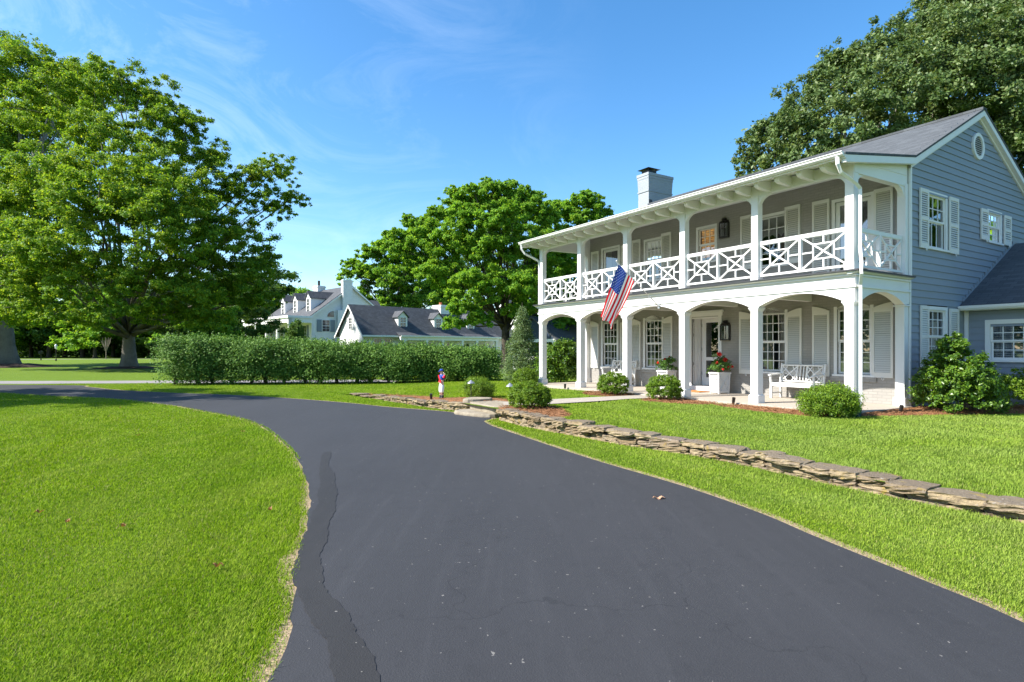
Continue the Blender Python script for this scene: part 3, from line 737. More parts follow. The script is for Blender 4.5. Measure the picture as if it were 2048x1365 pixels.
for x0, x1 in ((-.205, 0), (-11.97, -11.765)):
    q = MB(); q.box(x0, x1, W-.20, W-.002, .2, 2.375); q.box(x0-.03, x1+.03, W-.235, W-.002, 0, .2); q.box(x0-.035, x1+.035, W-.235, W-.002, 2.375, 2.412); q.build('pilaster', M['white'], house, bevel=.004)
# upper posts with curved brackets
def bracket(mb, x, z, r, sg, y0, y1, ax='y', off=0):
    pts = [(x, z), (x, z-r)]
    for k in range(9):
        a = pi/2*k/8; pts.append((x+sg*(r-r*cos(a))*1.0+sg*.0, z-r+r*sin(a)*.93))
    pts.append((x+sg*r, z)); mb.prism(pts, y0, y1, ax)
for i, x in enumerate(CX):
    u = MB(); u.box(x-.095, x+.095, .015, .205, 3.08, 5.36); u.box(x-.11, x+.11, .0, .22, 3.08, 3.26)
    if i > 0: bracket(u, x+.095, 5.21, .30, 1, .05, .17)
    if i < 5: bracket(u, x-.095, 5.21, .30, -1, .05, .17)
    if i in (0, 5): bracket(u, .205, 5.21, .30, 1, x-.06, x+.06, 'x')
    u.build('balcony_post', M['white'], house, bevel=.003)
for x in (-.10, -11.87):
    u = MB(); u.box(x-.095, x+.095, W-.13, W-.002, 3.08, 5.3); bracket(u, W-.13, 5.24, .30, -1, x-.06, x+.06, 'x'); u.build('balcony_post', M['white'], house, bevel=.003)
bm_ = MB(); bm_.box(-11.98, -.005, .03, .19, 5.21, 5.47); bm_.build('eave_beam', M['white'], house)
for x0, x1 in ((-.19, -.02), (-11.96, -11.79)):
    b_ = MB(); b_.prism([(.19, 5.21), (W-.002, 5.24), (W-.002, 5.84), (.19, 5.50)], x0, x1, 'x')
    if x0 > -1:
        for k in range(3): b_.prism([(-.02, 5.30+.15*k), (W-.02, 5.34+.15*k), (W-.02, 5.355+.15*k), (-.02, 5.315+.15*k)], -.021, -.008, 'x') if k == 1 else None
    b_.build('gable_beam', M['white'], house)
# railing panels
def rail_bay(mb, a, b, ax, o):
    """chippendale railing between a and b along axis ax ('x' or 'y') at offset o"""
    def P(u, z): return (u, o, z) if ax == 'x' else (o, u, z)
    nb = (0, 1, 0) if ax == 'x' else (1, 0, 0)
    def br(u0, z0, u1, z1, w=.036, h=.036): mb.bar(P(u0, z0), P(u1, z1), h, w, nb)
    z0, z1 = 3.20, 3.99
    br(a, 4.01, b, 4.01, .055, .09); br(a, 3.975, b, 3.975, .03, .045); br(a, z0, b, z0, .085, .05)
    m = (a+b)/2; br(m, z0+.04, m, 3.962, .09, .05)
    for e in (a, b):
        s_ = 1 if e == a else -1; br(e+s_*.013, z0+.04, e+s_*.013, 3.962, .026, .04)
    zb, zt = z0+.043, 3.962
    for u0, u1 in ((a+.02, m-.045), (m+.045, b-.02)):
        w = u1-u0; h = zt-zb; ua, ub = u0+w*.26, u1-w*.26; za, zb2 = zb+h*.27, zt-h*.25; zm = (zb+zt)/2; um = (u0+u1)/2
        br(u0, zb, u1, zt); br(u0, zt, u1, zb, .036, .034)
        br(ua, za, ua, zb2, .034, .032); br(ub, za, ub, zb2, .034, .032); br(ua, za, ub, za, .034, .031); br(ua, zb2, ub, zb2, .034, .031)
        br(u0, zm, ua, zm, .034, .033); br(ub, zm, u1, zm, .034, .033); br(um, zb2, um, zt, .034, .033); br(um, zb, um, za, .034, .033)
for i in range(5):
    r_ = MB(); rail_bay(r_, CX[i+1]+.095, CX[i]-.095, 'x', .11); r_.build('railing', M['white'], house)
for x in (-.10, -11.87):
    r_ = MB(); rail_bay(r_, .205, W-.13, 'y', x); r_.build('railing', M['white'], house)
# roof
RX0, RX1 = -12.30, .17
RIDGE = (6.29, 7.90); BACKE = (10.3, 5.86); EAVE = (-.66, 5.475); BRK = (2.42, 5.945)
rf = MB()
prof = [EAVE, BRK, RIDGE, BACKE]; prof_lo = [(EAVE[0], EAVE[1]-.045), (BRK[0]+.005, BRK[1]-.05), (RIDGE[0], RIDGE[1]-.055), (BACKE[0], BACKE[1]-.05)]
for k in range(3): rf.hexa([(RX0, *prof_lo[k]), (RX1, *prof_lo[k]), (RX1, *prof[k]), (RX0, *prof[k])], [(RX0, *prof_lo[k+1]), (RX1, *prof_lo[k+1]), (RX1, *prof[k+1]), (RX0, *prof[k+1])])
rf.box(RX0, RX1, RIDGE[0]-.12, RIDGE[0]+.12, RIDGE[1]-.05, RIDGE[1]+.012)
roof = rf.build('roof', M['roof'], house)
so = MB(); so.hexa([(RX0+.05, -.60, 5.405), (RX1-.03, -.60, 5.405), (RX1-.03, -.60, 5.435), (RX0+.05, -.60, 5.435)], [(RX0+.05, W, 5.835), (RX1-.03, W, 5.835), (RX1-.03, W, 5.885), (RX0+.05, W, 5.885)])
so.build('soffit', M['white'], house)
fa = MB(); fa.box(RX0+.03, RX1-.01, -.64, -.60, 5.36, 5.435)
fa.build('fascia', M['white'], house)
for x0, x1 in ((.06, .158), (-12.29, -12.2)):
    k_ = MB(); 
    for (a, b) in ((( -.60, 5.43), (2.42, 5.89)), ((2.42, 5.89), (6.29, 7.84)), ((6.29, 7.84), (10.25, 5.82))):
        d = .15; k_.hexa([(x0, a[0], a[1]-d), (x1, a[0], a[1]-d), (x1, a[0], a[1]), (x0, a[0], a[1])], [(x0, b[0], b[1]-d), (x1, b[0], b[1]-d), (x1, b[0], b[1]), (x0, b[0], b[1])])
    k_.build('rake_board', M['white'], house)
k_ = MB()
for (a, b) in (((2.42, 5.89), (6.29, 7.84)), ((6.29, 7.84), (10.25, 5.82))):
    k_.hexa([(.002, a[0], a[1]-.22), (.06, a[0], a[1]-.22), (.06, a[0], a[1]-.03), (.002, a[0], a[1]-.03)], [(.002, b[0], b[1]-.22), (.06, b[0], b[1]-.22), (.06, b[0], b[1]-.03), (.002, b[0], b[1]-.03)])
k_.build('rake_soffit', M['white'], house)
for i in range(22):
    x = -.42-i*.545; t = MB()
    t.prism([(.03, 5.24), (-.36, 5.255), (-.45, 5.275), (-.50, 5.315), (-.515, 5.37), (-.52, 5.415), (.03, 5.49)], x-.055, x+.055, 'x'); t.build('rafter_tail', M['white'], house)
# gutter and downspouts
g = MB(); gp = [(-.64, 5.39), (-.70, 5.39), (-.735, 5.42), (-.745, 5.455), (-.765, 5.47), (-.765, 5.485), (-.75, 5.485), (-.745, 5.47), (-.64, 5.47)]
g.prism(gp, RX0, RX1-.02, 'x'); g.build('gutter', M['white'], house)
def downspout(pts, mat=M['white'], r=.048): 
    d = MB(); d.tube(pts, r, 4, sq=True); return d.build('downspout', mat, house, bevel=.006)
ds = downspout([(.02,-.69,5.41),(.02,-.68,5.25),(.03,-.58,5.10),(.08,-.06,4.92),(.09,.07,4.84),(.09,.08,4.76),(.09,.08,3.62),(.095,.06,3.56),(.20,-.08,3.18),(.20,-.10,3.06),(.20,-.08,2.98),(.10,.07,2.76),(.095,.08,2.68),(.095,.08,.30),(.10,.06,.22),(.15,-.12,.04)])
gd = MB(); gd.tube([(.14,-.10,.08),(.18,-.24,-.03),(.27,-.46,-.08)], [.062,.07,.085], 8)
for k in range(5): gd.tube([(.145+.022*k,-.12-.055*k,.05-.025*k),(.15+.022*k,-.135-.055*k,.04-.025*k)], .074+.003*k, 8)
gd.build('drain_boot', M['green'], ds)
downspout([(-12.2,-.69,5.41),(-12.2,-.66,5.22),(-12.15,-.55,5.05),(-12.04,-.02,4.82),(-12.03,.06,4.72),(-12.03,.06,3.1)])
# gable end in lapped boards
GH = [(3.34, 4.42, 3.80, 5.28), (6.88, 7.88, 4.30, 5.28), (3.34, 4.42, .95, 2.42)]
def gtop(y): return 5.86+(y-W)*.5095 if y < 6.29 else 7.83-(y-6.29)*.5095
sd = MB(); z = -.30; ex = .172
while z < 7.9:
    zt = z+ex
    ya, yb = W, 10.16
    if zt > 5.85: ya = W+(z+ex*.5-5.86)/.5095; yb = 10.16-(z+ex*.5-5.86)/.5095
    ya = max(W, ya); yb = min(10.16, yb)
    if yb-ya < .15: break
    segs = [(ya, yb)]
    for h in GH:
        if z+ex*.5 > h[2] and z+ex*.5 < h[3]:
            ns = []
            for a, b in segs:
                if a < h[0] < b: ns.append((a, h[0]))
                if a < h[1] < b: ns.append((h[1], b))
                if not (a < h[0] < b or a < h[1] < b): ns.append((a, b))
            segs = ns
    for a, b in segs:
        sd.add([(.030, a, z), (.030, b, z), (.006, b, zt+.02), (.006, a, zt+.02), (.0, a, z), (.0, b, z)], [(0, 1, 2, 3), (4, 5, 1, 0)])
    z = zt
sd.build('siding_wall', M['siding'], house, fix=False)
cbk = MB(); cbk.box(-12.15, -.02, 9.95, 10.16, -.3, 5.86); cbk.prism([(2.6, -.3), (10.1, -.3), (10.1, 5.8), (6.29, 7.75), (2.6, 5.8)], -12.15, -12.13, 'x'); cbk.build('rear_wall', M['siding'], house)
tr = MB(); tr.box(.0, .045, W-.0, W+.075, 3.085, 5.80); tr.box(.0, .04, W+.001, W+.05, -.2, 3.0); tr.build('corner_trim', M['white'], house)
RZ = pi/2
make_window(house, .92, 3.90, 5.20, (-.01, 3.88, 0), RZ, 3, (2, 1), curtain='')
make_window(house, .84, 4.40, 5.19, (-.01, 7.38, 0), RZ, 3, (2, 2), blind=('shade', 4.9))
make_window(house, .92, .98, 2.34, (-.01, 3.88, 0), RZ, 3, (3, 3), curtain='lr')
for y, w, za, zb in [(3.09, .44, 3.82, 5.27), (4.71, .52, 3.82, 5.27), (6.61, .47, 4.37, 5.22), (8.20, .50, 4.36, 5.22), (3.11, .42, .92, 2.42), (4.73, .52, .92, 2.40)]:
    make_shutter(house, w, za, zb, (.035, y, 0), RZ, 0, rail=(za+zb)/2)
v = MB()
for k in range(24):
    a0, a1 = 2*pi*k/24, 2*pi*(k+1)/24
    v.hexa([(.01, 6.21+.27*cos(a0), 6.88+.27*sin(a0)), (.01, 6.21+.36*cos(a0), 6.88+.36*sin(a0)), (.07, 6.21+.36*cos(a0), 6.88+.36*sin(a0)), (.07, 6.21+.27*cos(a0), 6.88+.27*sin(a0))],
           [(.01, 6.21+.27*cos(a1), 6.88+.27*sin(a1)), (.01, 6.21+.36*cos(a1), 6.88+.36*sin(a1)), (.07, 6.21+.36*cos(a1), 6.88+.36*sin(a1)), (.07, 6.21+.27*cos(a1), 6.88+.27*sin(a1))])
vent = v.build('gable_vent', M['white'], house)
v = MB()
for k in range(9):
    zz = 6.88-.22+.055*k; hw = math.sqrt(max(.001, .265**2-(zz-6.88)**2)); v.hexa([(.035, 6.21-hw, zz), (.035, 6.21+hw, zz), (.037, 6.21+hw, zz+.008), (.037, 6.21-hw, zz+.008)], [(.055, 6.21-hw, zz-.018), (.055, 6.21+hw, zz-.018), (.057, 6.21+hw, zz-.01), (.057, 6.21-hw, zz-.01)])
v.build('vent_slats', M['white'], vent)
v = MB(); v.prism([(6.21+.28*cos(2*pi*k/20), 6.88+.28*sin(2*pi*k/20)) for k in range(20)], .03, .034, 'x'); v.build('vent_back', M['black'], vent)
# chimney on the far gable
c = MB(); c.box(-12.97, -12.31, 6.25, 7.74, -.3, 8.55); c.hexa([(-12.97,6.25,8.55),(-12.31,6.25,8.55),(-12.31,7.74,8.55),(-12.97,7.74,8.55)], [(-12.99,6.22,9.1),(-12.29,6.22,9.1),(-12.29,7.77,9.1),(-12.99,7.77,9.1)])
c.box(-13.0, -12.28, 6.21, 7.78, 9.1, 9.22); c.box(-13.02, -12.26, 6.19, 7.80, 9.22, 9.34); c.box(-12.99, -12.29, 6.22, 7.77, 8.50, 8.56)
chim = c.build('chimney', M['chim'], house)
c = MB(); c.box(-12.85, -12.42, 6.35, 6.85, 9.34, 9.50); c.hexa([(-13.0,6.2,9.56),(-12.27,6.2,9.56),(-12.27,7.0,9.56),(-13.0,7.0,9.56)], [(-12.72,6.5,9.68),(-12.55,6.5,9.68),(-12.55,6.7,9.68),(-12.72,6.7,9.68)])
for sx_, sy_ in ((-12.84, 6.36), (-12.43, 6.36), (-12.84, 6.84), (-12.43, 6.84)): c.box(sx_-.015, sx_+.015, sy_-.015, sy_+.015, 9.5, 9.56)
c.build('chimney_cap', M['black'], chim)
c = MB()
for k in range(6): c.box(-12.305, -12.296, 6.26+k*.2, 6.26+(k+1)*.2, 7.9-.5*.2*k-.12, 8.12-.1*k)
c.build('chimney_flashing', M['flash'], chim)
# front door in its recess
dr = MB()
dr.box(-6.65, -6.53, W-.04, W, 0, 2.42); dr.box(-5.45, -5.33, W-.04, W, 0, 2.42); dr.box(-6.68, -5.30, W-.05, W, 2.42, 2.52); dr.box(-6.72, -5.26, W-.09, W, 2.52, 2.60)
dr.box(-6.53, -5.45, W, W+.6, 2.36, 2.40); dr.box(-5.47, -5.45, W+.12, W+.6, 0, 2.36)
dr.box(-6.55, -6.53, W+.0, W+.6, 0, 2.36)
for za, zb in ((.2, .82), (.92, 1.78), (1.88, 2.24)):
    for ya, yb in ((W+.06, W+.215), (W+.245, W+.40)):
        dr.box(-6.53, -6.516, ya, yb, za, za+.02); dr.box(-6.53, -6.516, ya, yb, zb-.02, zb); dr.box(-6.53, -6.516, ya, ya+.02, za+.02, zb-.02); dr.box(-6.53, -6.516, yb-.02, yb, za+.02, zb-.02)
dr.build('door_surround', M['white'], house)
d = MB(); x0, x1, y0, y1 = -6.50, -5.48, W+.45, W+.49
d.box(x0, x0+.17, y0, y1, .16, 2.36); d.box(x1-.17, x1, y0, y1, .16, 2.36); d.box(x0+.17, x1-.17, y0, y1, 2.24, 2.36); d.box(x0+.17, x1-.17, y0, y1, .98, 1.09); d.box(x0+.17, x1-.17, y0, y1, .16, .42)
door = d.build('front_door', M['white'], house)
g = MB(); g.box(x0+.17, x1-.17, y0+.015, y0+.02, .42, .98); g.box(x0+.17, x1-.17, y0+.015, y0+.02, 1.09, 2.24); g.build('pane', M['glass'], door)
g = MB(); g.tube([(x1-.09, y0-.05, 1.03), (x1-.09, y0, 1.03)], .022, 8); g.box(x1-.11, x1-.07, y0-.012, y0-.001, .95, 1.12); g.build('handle', M['alu'], door)
for zz in (.5, 1.3, 2.1):
    g = MB(); g.box(x0-.014, x0+.03, y0-.012, y0-.001, zz, zz+.1); g.build('hinge', M['alu'], door)
g = MB(); g.box(x0+.1, x1-.1, W+.56, W+.58, .2, 2.3); g.build('inner_curtain', M['inside'], door)
t = MB(); t.box(-6.62, -5.36, W-.12, W+.6, .0, .15); t.build('door_step', M['white'], house, bevel=.006)
# right wing
wg = MB(); z = -.3
WH = (.585, 1.50, 1.10, 2.0)
while z < 2.5:
    zt = z+.172; segs = [(.0, 7.0)]
    if z+.086 > WH[2] and z+.086 < WH[3]: segs = [(.0, WH[0]), (WH[1], 7.0)]
    for a, b in segs: wg.add([(a, 5.42, z), (b, 5.42, z), (b, 5.444, zt+.02), (a, 5.444, zt+.02), (a, 5.45, z), (b, 5.45, z)], [(0, 1, 2, 3), (4, 5, 1, 0)])
    z = zt
wing = wg.build('wing_wall', M['siding'], house, fix=False)
q = MB(); q.prism([(5.45, -.3), (12, -.3), (12, 2.5), (8.75, 4.4), (5.45, 2.5)], 6.98, 7.0, 'x'); q.box(0, 7, 11.98, 12, -.3, 2.5); q.box(.1, 6.9, 6.6, 6.65, -.3, 2.5); q.build('wing_rear', M['siding'], house)
q = MB(); q.hexa([(.035,5.10,2.455),(7.2,5.10,2.455),(7.2,5.10,2.50),(.035,5.10,2.50)], [(.035,8.75,4.42),(7.2,8.75,4.42),(7.2,8.75,4.465),(.035,8.75,4.465)])
q.hexa([(.035,8.75,4.42),(7.2,8.75,4.42),(7.2,8.75,4.465),(.035,8.75,4.465)], [(.035,12.4,2.455),(7.2,12.4,2.455),(7.2,12.4,2.5),(.035,12.4,2.5)])
q.build('wing_roof', M['roof'], house)
q = MB(); q.prism([(5.10, 2.37), (5.02, 2.37), (4.985, 2.42), (4.975, 2.48), (5.10, 2.48)], .035, 7.2, 'x'); q.box(.035, 7.2, 5.10, 5.40, 2.36, 2.40); q.build('gutter', M['white'], house)
q = MB(); q.box(.03, .115, 5.38, 5.42, -.3, 2.36); q.build('corner_trim', M['white'], house)
make_window(house, .915, 1.10, 2.0, (1.0425, 5.43, 0), 0, 4, (2, 2), casing=.11)
q = MB()
for k in range(16): q.hexa([(.60, 5.60, 1.12+.055*k), (1.49, 5.60, 1.12+.055*k), (1.49, 5.603, 1.125+.055*k), (.60, 5.603, 1.125+.055*k)], [(.60, 5.63, 1.145+.055*k), (1.49, 5.63, 1.145+.055*k), (1.49, 5.633, 1.15+.055*k), (.60, 5.633, 1.15+.055*k)])
q.build('slatted_blind', M['white'], house)
fl = MB()
for k in range(20):
    y = 5.30+k*.175; zz = 2.56+k*.0955
    fl.box(.028, .042, y, y+.17, zz, zz+.17)
fl.build('step_flashing', M['siding'], house)

# ------------------------------------------------------------------ things on and round the porch
def hl(x, y, z=0):
    """house axes -> world"""
    return (HO[0]+HX[0]*x+HY[0]*y, HO[1]+HX[1]*x+HY[1]*y, FLOOR+z)
def make_bench():
    root = tag(empty('garden_bench'), 'white lattice back garden bench', 'bench')
    w = .62
    s = MB()
    for k in range(7): s.box(-w+.03, w-.03, -.47+k*.068, -.47+k*.068+.056, .405+.004*k*0, .43)
    s.box(-w+.05, w-.05, -.475, -.445, .335, .405); s.box(-w+.05, w-.05, -.03, .0, .335, .405); s.build('seat', M['bench'], root, bevel=.004)
    b = MB()
    def bp(x, z): return (x, -.03+(z-.42)*.16, z)
    def br(x0, z0, x1, z1, w_=.03, h_=.024): b.bar(bp(x0, z0), bp(x1, z1), h_, w_, (0, 1, .15))
    br(-w+.03, .915, w-.03, .915, .085, .035); br(-w+.03, .475, w-.03, .475, .05, .03)
    for x in (-.13, -.045, .045, .13): br(x, .475, x, .9, .042 if abs(x) > .1 else .03)
    for a, c in ((-w+.05, -.15), (.15, w-.05)):
        z0, z1 = .495, .88; m = (a+c)/2; br(a, z0, c, z1); br(a, z1, c, z0, .03, .022)
        q = (c-a)*.5; br(a, z0+.20, a+q*.62, z1, .026, .021); br(c, z0+.20, c-q*.62, z1, .026, .021); br(a, z1-.20, a+q*.62, z0, .026, .02); br(c, z1-.20, c-q*.62, z0, .026, .02)
        br(a, z0, a, z1, .03, .02); br(c, z0, c, z1, .03, .02)
    b.build('backrest', M['bench'], root)
    for x in (-w, w):
        l = MB(); l.bar((x, -.45, 0), (x, -.45, .38), .055, .055); l.bar((x, -.45, .38), (x, -.49, .63), .05, .05); l.build('leg', M['bench'], root, bevel=.004)
        l = MB(); l.bar((x, -.0, 0), (x, -.02, .42), .055, .055); l.bar((x, -.02, .42), (x, .07, .96), .055, .05); l.build('leg', M['bench'], root, bevel=.004)
        a = MB(); a.bar((x, -.52, .645), (x, .03, .675), .07, .035); a.tube([(x-.035, -.52, .635), (x+.035, -.52, .635)], .03, 8); a.build('armrest', M['bench'], root, bevel=.004)
        a = MB(); a.box(x-.02, x+.02, -.43, -.02, .13, .17); a.build('stretcher', M['bench'], root)
    return root
be = make_bench(); be['label'] = 'white lattice back garden bench standing right of the porch planters behind the corner boxwood'; be['group'] = 'garden benches on the porch'
be.location = hl(-2.56, 2.22); be.rotation_euler = (0, 0, HROT)
be2 = copy_tree(be); be2['label'] = 'white lattice back garden bench half hidden by a column at the far left of porch'
be2.location = hl(-9.62, 2.22); be2.rotation_euler = (0, 0, HROT)

def make_planter():
    root = tag(empty('planter_box'), 'white square planter', 'planter', 'square planters beside the front door')
    b = MB(); w0, w1, h = .235, .265, .60
    b.hexa([(-w0,-w0,.03),(w0,-w0,.03),(w0,w0,.03),(-w0,w0,.03)], [(-w1,-w1,h),(w1,-w1,h),(w1,w1,h),(-w1,w1,h)])
    for s in (-1, 1):
        for t in (-1, 1): b.hexa([(s*w0-.035,t*w0-.035,0),(s*w0+.035,t*w0-.035,0),(s*w0+.035,t*w0+.035,0),(s*w0-.035,t*w0+.035,0)], [(s*w1-.035,t*w1-.035,h),(s*w1+.035,t*w1-.035,h),(s*w1+.035,t*w1+.035,h),(s*w1-.035,t*w1+.035,h)])
        for t in (-1, 1):
            b.bar((t*.19, s*.262, .10), (-t*.2, s*.284, .54), .012, .025, (0, 1, 0)); b.bar((s*.262, t*.19, .10), (s*.284, -t*.2, .54), .012, .025, (1, 0, 0))
        b.box(-.24, .24, s*.25-.02, s*.25+.02, .03, .10); b.box(s*.25-.02, s*.25+.02, -.24, .24, .03, .10)
    b.build('box', M['pot'], root, bevel=.004)
    r = MB(); w = .325
    for s in (-1, 1): r.box(-w, w, s*.29-.035, s*.29+.035, h, h+.045); r.box(s*.29-.035, s*.29+.035, -.255, .255, h, h+.045)
    r.build('rim', M['pot'], root, bevel=.005)
    r = MB(); r.box(-.255, .255, -.255, .255, h-.05, h-.01); r.build('soil', M['mulchdark'], root)
    return root
pl = make_planter(); pl['label'] = 'white square planter with crossed panels right of the front door, red flowers in it'
pl.scale = (.74, .74, 1); pl.location = hl(-5.05, 1.95); pl.rotation_euler = (0, 0, HROT-.18)
pl2 = copy_tree(pl); pl2['label'] = 'white square planter with crossed panels left of the front door, holding a darker plant'
pl2.location = hl(-7.12, 1.85); pl2.rotation_euler = (0, 0, HROT+.05)
def potted(loc_, seed, blooms, label):
    global rng
    root = tag(empty('flowering_plant', loc_), label, 'plant', 'flowering plants in the planters'); keep = rng; rng = np.random.default_rng(seed)
    C, Nn = crown_points([(0, 0, .24, .32, .32, .24), (.1, -.08, .34, .2, .2, .18), (-.12, .05, .14, .28, .25, .14), (.2, .1, .12, .2, .2, .12)], 1500, (.18, .35), 14, .8, .3, rng)
    C[:, 2] = np.maximum(C[:, 2], -.06+.3*np.maximum(0, .25-np.hypot(C[:, 0], C[:, 1])))
    link('foliage', leaf_mesh('foliage', C, Nn, .062*rng.uniform(.6, 1.3, len(C)), M['leafP'], .6), root)
    st = MB()
    for x, y, z, r_ in blooms: st.tube([(x*.3, y*.3, 0), (x*.7, y*.7, z*.6), (x, y, z)], .005, 5)
    st.build('stem', M['hedgewood'], root)
    for x, y, z, r_ in blooms:
        n = 34; d = unit(n); C = np.array((x, y, z))+d*r_*rng.uniform(.4, 1, n)[:, None]
        link('bloom', leaf_mesh('bloom', C, d+unit(n)*.4, r_*1.1*rng.uniform(.7, 1.2, n), M['petal'], .9), root)
    rng = keep; return root
potted(hl(-5.05, 1.95, .60), 4, [(-.05,-.12,.60,.075),(.12,-.16,.43,.062),(-.16,-.22,.35,.04),(.17,-.26,.22,.035),(.0,-.3,.15,.038),(.34,-.1,.22,.045),(.22,-.02,.36,.03)], 'leafy potted plant with bright red blooms in the planter right of the door')
potted(hl(-7.12, 1.85, .60), 9, [(-.3,-.05,.30,.04),(-.08,-.1,.42,.035),(.1,.0,.50,.03)], 'dark leafy potted plant with few dull red blooms in the planter left of the door')
dm = MB(); dm.box(-.42, .42, -.27, .27, 0, .022); tag(place(dm.build('doormat', M['mat'], bevel=.005), hl(-6.0, 1.93, .001), HROT), 'orange brown coir doormat lying before the front door step', 'doormat')

def make_lantern(tall=.62):
    root = tag(empty('wall_lantern'), 'dark lantern', 'lantern', 'dark half round wall lanterns')
    f = MB(); h = tall; r_ = .17
    f.box(-.15, .15, -.012, 0, .0, h*.84)
    def arc(z, rr, n=10): return [(rr*cos(pi+pi*k/n), rr*sin(pi+pi*k/n)*.95-.01, z) for k in range(n+1)]
    for z0, z1 in ((0, .035), (h*.68, h*.72)):
        n = 10; a = arc(z0, r_); b = arc(z1, r_); f.add(a+b, [(i, i+1, i+n+2, i+n+1) for i in range(n)]+[tuple(range(n+1)), tuple(range(2*n+1, n, -1))])
    rings = [(h*.72, r_*1.06), (h*.77, r_*.95), (h*.81, r_*.72), (h*.84, r_*.48), (h*.89, r_*.42), (h*.90, r_*.55), (h*.93, r_*.5), (h*.96, r_*.2)]
    n = 10; vs = []; [vs.extend(arc(z, q)) for z, q in rings]
    f.add(vs, [(j*(n+1)+i, j*(n+1)+i+1, (j+1)*(n+1)+i+1, (j+1)*(n+1)+i) for j in range(len(rings)-1) for i in range(n)])
    for k in (0, 3, 7, 10): x, y, _ = arc(0, r_)[k]; f.box(x-.009, x+.009, y-.009, y+.009, 0, h*.7)
    f.build('frame', M['black'], root)
    g = MB(); a = arc(.035, r_*.96); b = arc(h*.68, r_*.96); g.add(a+b, [(i, i+1, i+n+2, i+n+1) for i in range(n)]); g.build('glass', M['glass'], root, smooth=True)
    for x in (-.045, .03):
        c = MB(); c.lathe([(.013, 0), (.013, h*.36), (.004, h*.40)], (x, -.075, .035), 8); c.build('candle', M['white'], root)
    return root
la = make_lantern(.66); la['label'] = 'dark half round wall lantern beside the front door at ground floor'; la.location = hl(-5.18, W-.012, 1.63); la.rotation_euler = (0, 0, HROT)
lb = copy_tree(la); lb['label'] = 'dark half round wall lantern on the upper balcony wall beside the bamboo blind window'; lb.location = hl(-5.22, W-.012, 4.84); lb.rotation_euler = (0, 0, HROT)

# flag on a slanting pole
fl = tag(empty('flag', hl(-5.67, -.03, 2.64), HROT), 'stars and stripes flag hanging from a slanting pole on the porch front', 'flag')
Bp = Vector((0, 0, 0)); Tp = Vector((0, -1.66, 1.18)); dd = (Tp-Bp)
p = MB(); p.tube([Bp, Tp], .0125, 8); p.build('pole', M['alu'], fl, smooth=True)
p = MB(); p.tube([Bp+dd*-.02, Bp+dd*.22], .02, 8); p.box(-.04, .04, .0, .028, -.07, .09); p.build('bracket', M['alu'], fl)
p = MB(); p.lathe([(.012, 0), (.022, .015), (.026, .035), (.016, .055), (.006, .062)], Tp, 10); p.build('finial', M['alu'], fl, smooth=True)
A = Vector((0, -1.59, 1.04+.08)); B = Vector((0, -.975, .585+.10)); FA = Vector((-.42, -1.93, -.37)); FB = Vector((-.24, -1.62, -.58))
NU, NV = 60, 52
def flag_pt(u, v):
    """u along hoist A->B, v along the fly"""
    a = A.lerp(FA, v); b = B.lerp(FB, v)
    bulge = .05*sin(pi*v)*(1-u); p = a.lerp(b, u)
    p = p+Vector((0, -.05*sin(pi*v)*(1-u)+.05*sin(pi*v)*u, -.06*sin(pi*v)))
    amp = .018+.034*v
    ph = u*2*pi*1.65+.5*v
    p = p+Vector((amp*sin(ph), .018*v*cos(ph*1.0), .02*v*sin(ph+1)))
    tail = max(0, v-.72)/.28*max(0, 1-abs(u-.80)/.22); return p+Vector((.0, .05*tail, -.17*tail))
fb = MB()
for j in range(NV+1):
    for i in range(NU+1): pass
rows = 65; cols = 50
vs = [flag_pt(i/rows, j/cols) for j in range(cols+1) for i in range(rows+1)]
fs = []; mi = []
for j in range(cols):
    for i in range(rows):
        fs.append((j*(rows+1)+i, j*(rows+1)+i+1, (j+1)*(rows+1)+i+1, (j+1)*(rows+1)+i)); s_ = i//5
        mi.append(2 if (s_ < 7 and j < 20) else (0 if s_ % 2 == 0 else 1))
fb.v = [tuple(v) for v in vs]; fb.f = fs; fb.m = mi
def star(u, v):
    c = flag_pt(u, v); e1 = (flag_pt(u+.01, v)-c).normalized(); e2 = (flag_pt(u, v+.01)-c); e2 = (e2-e1*e2.dot(e1)).normalized(); nn = e1.cross(e2)
    for s_ in (-.004, .004):
        n0 = len(fb.v); fb.v += [tuple(c+nn*s_+(e1*cos(pi/2+2*pi*k/10)+e2*sin(pi/2+2*pi*k/10))*(.021 if k % 2 == 0 else .0085)) for k in range(10)]
        fb.f.append(tuple(range(n0, n0+10))); fb.m.append(1)
for r_ in range(9):
    k = 6 if r_ % 2 == 0 else 5
    for c in range(k): star((r_+1)/10*7/13, ((c*2+1 if k == 6 else c*2+2))/12*.4)
fo = fb.build('banner', [M['flagred'], M['flagwhite'], M['flagblue']], fl, fix=False)
fo.data.polygons.foreach_set('use_smooth', [True]*len(fo.data.polygons))

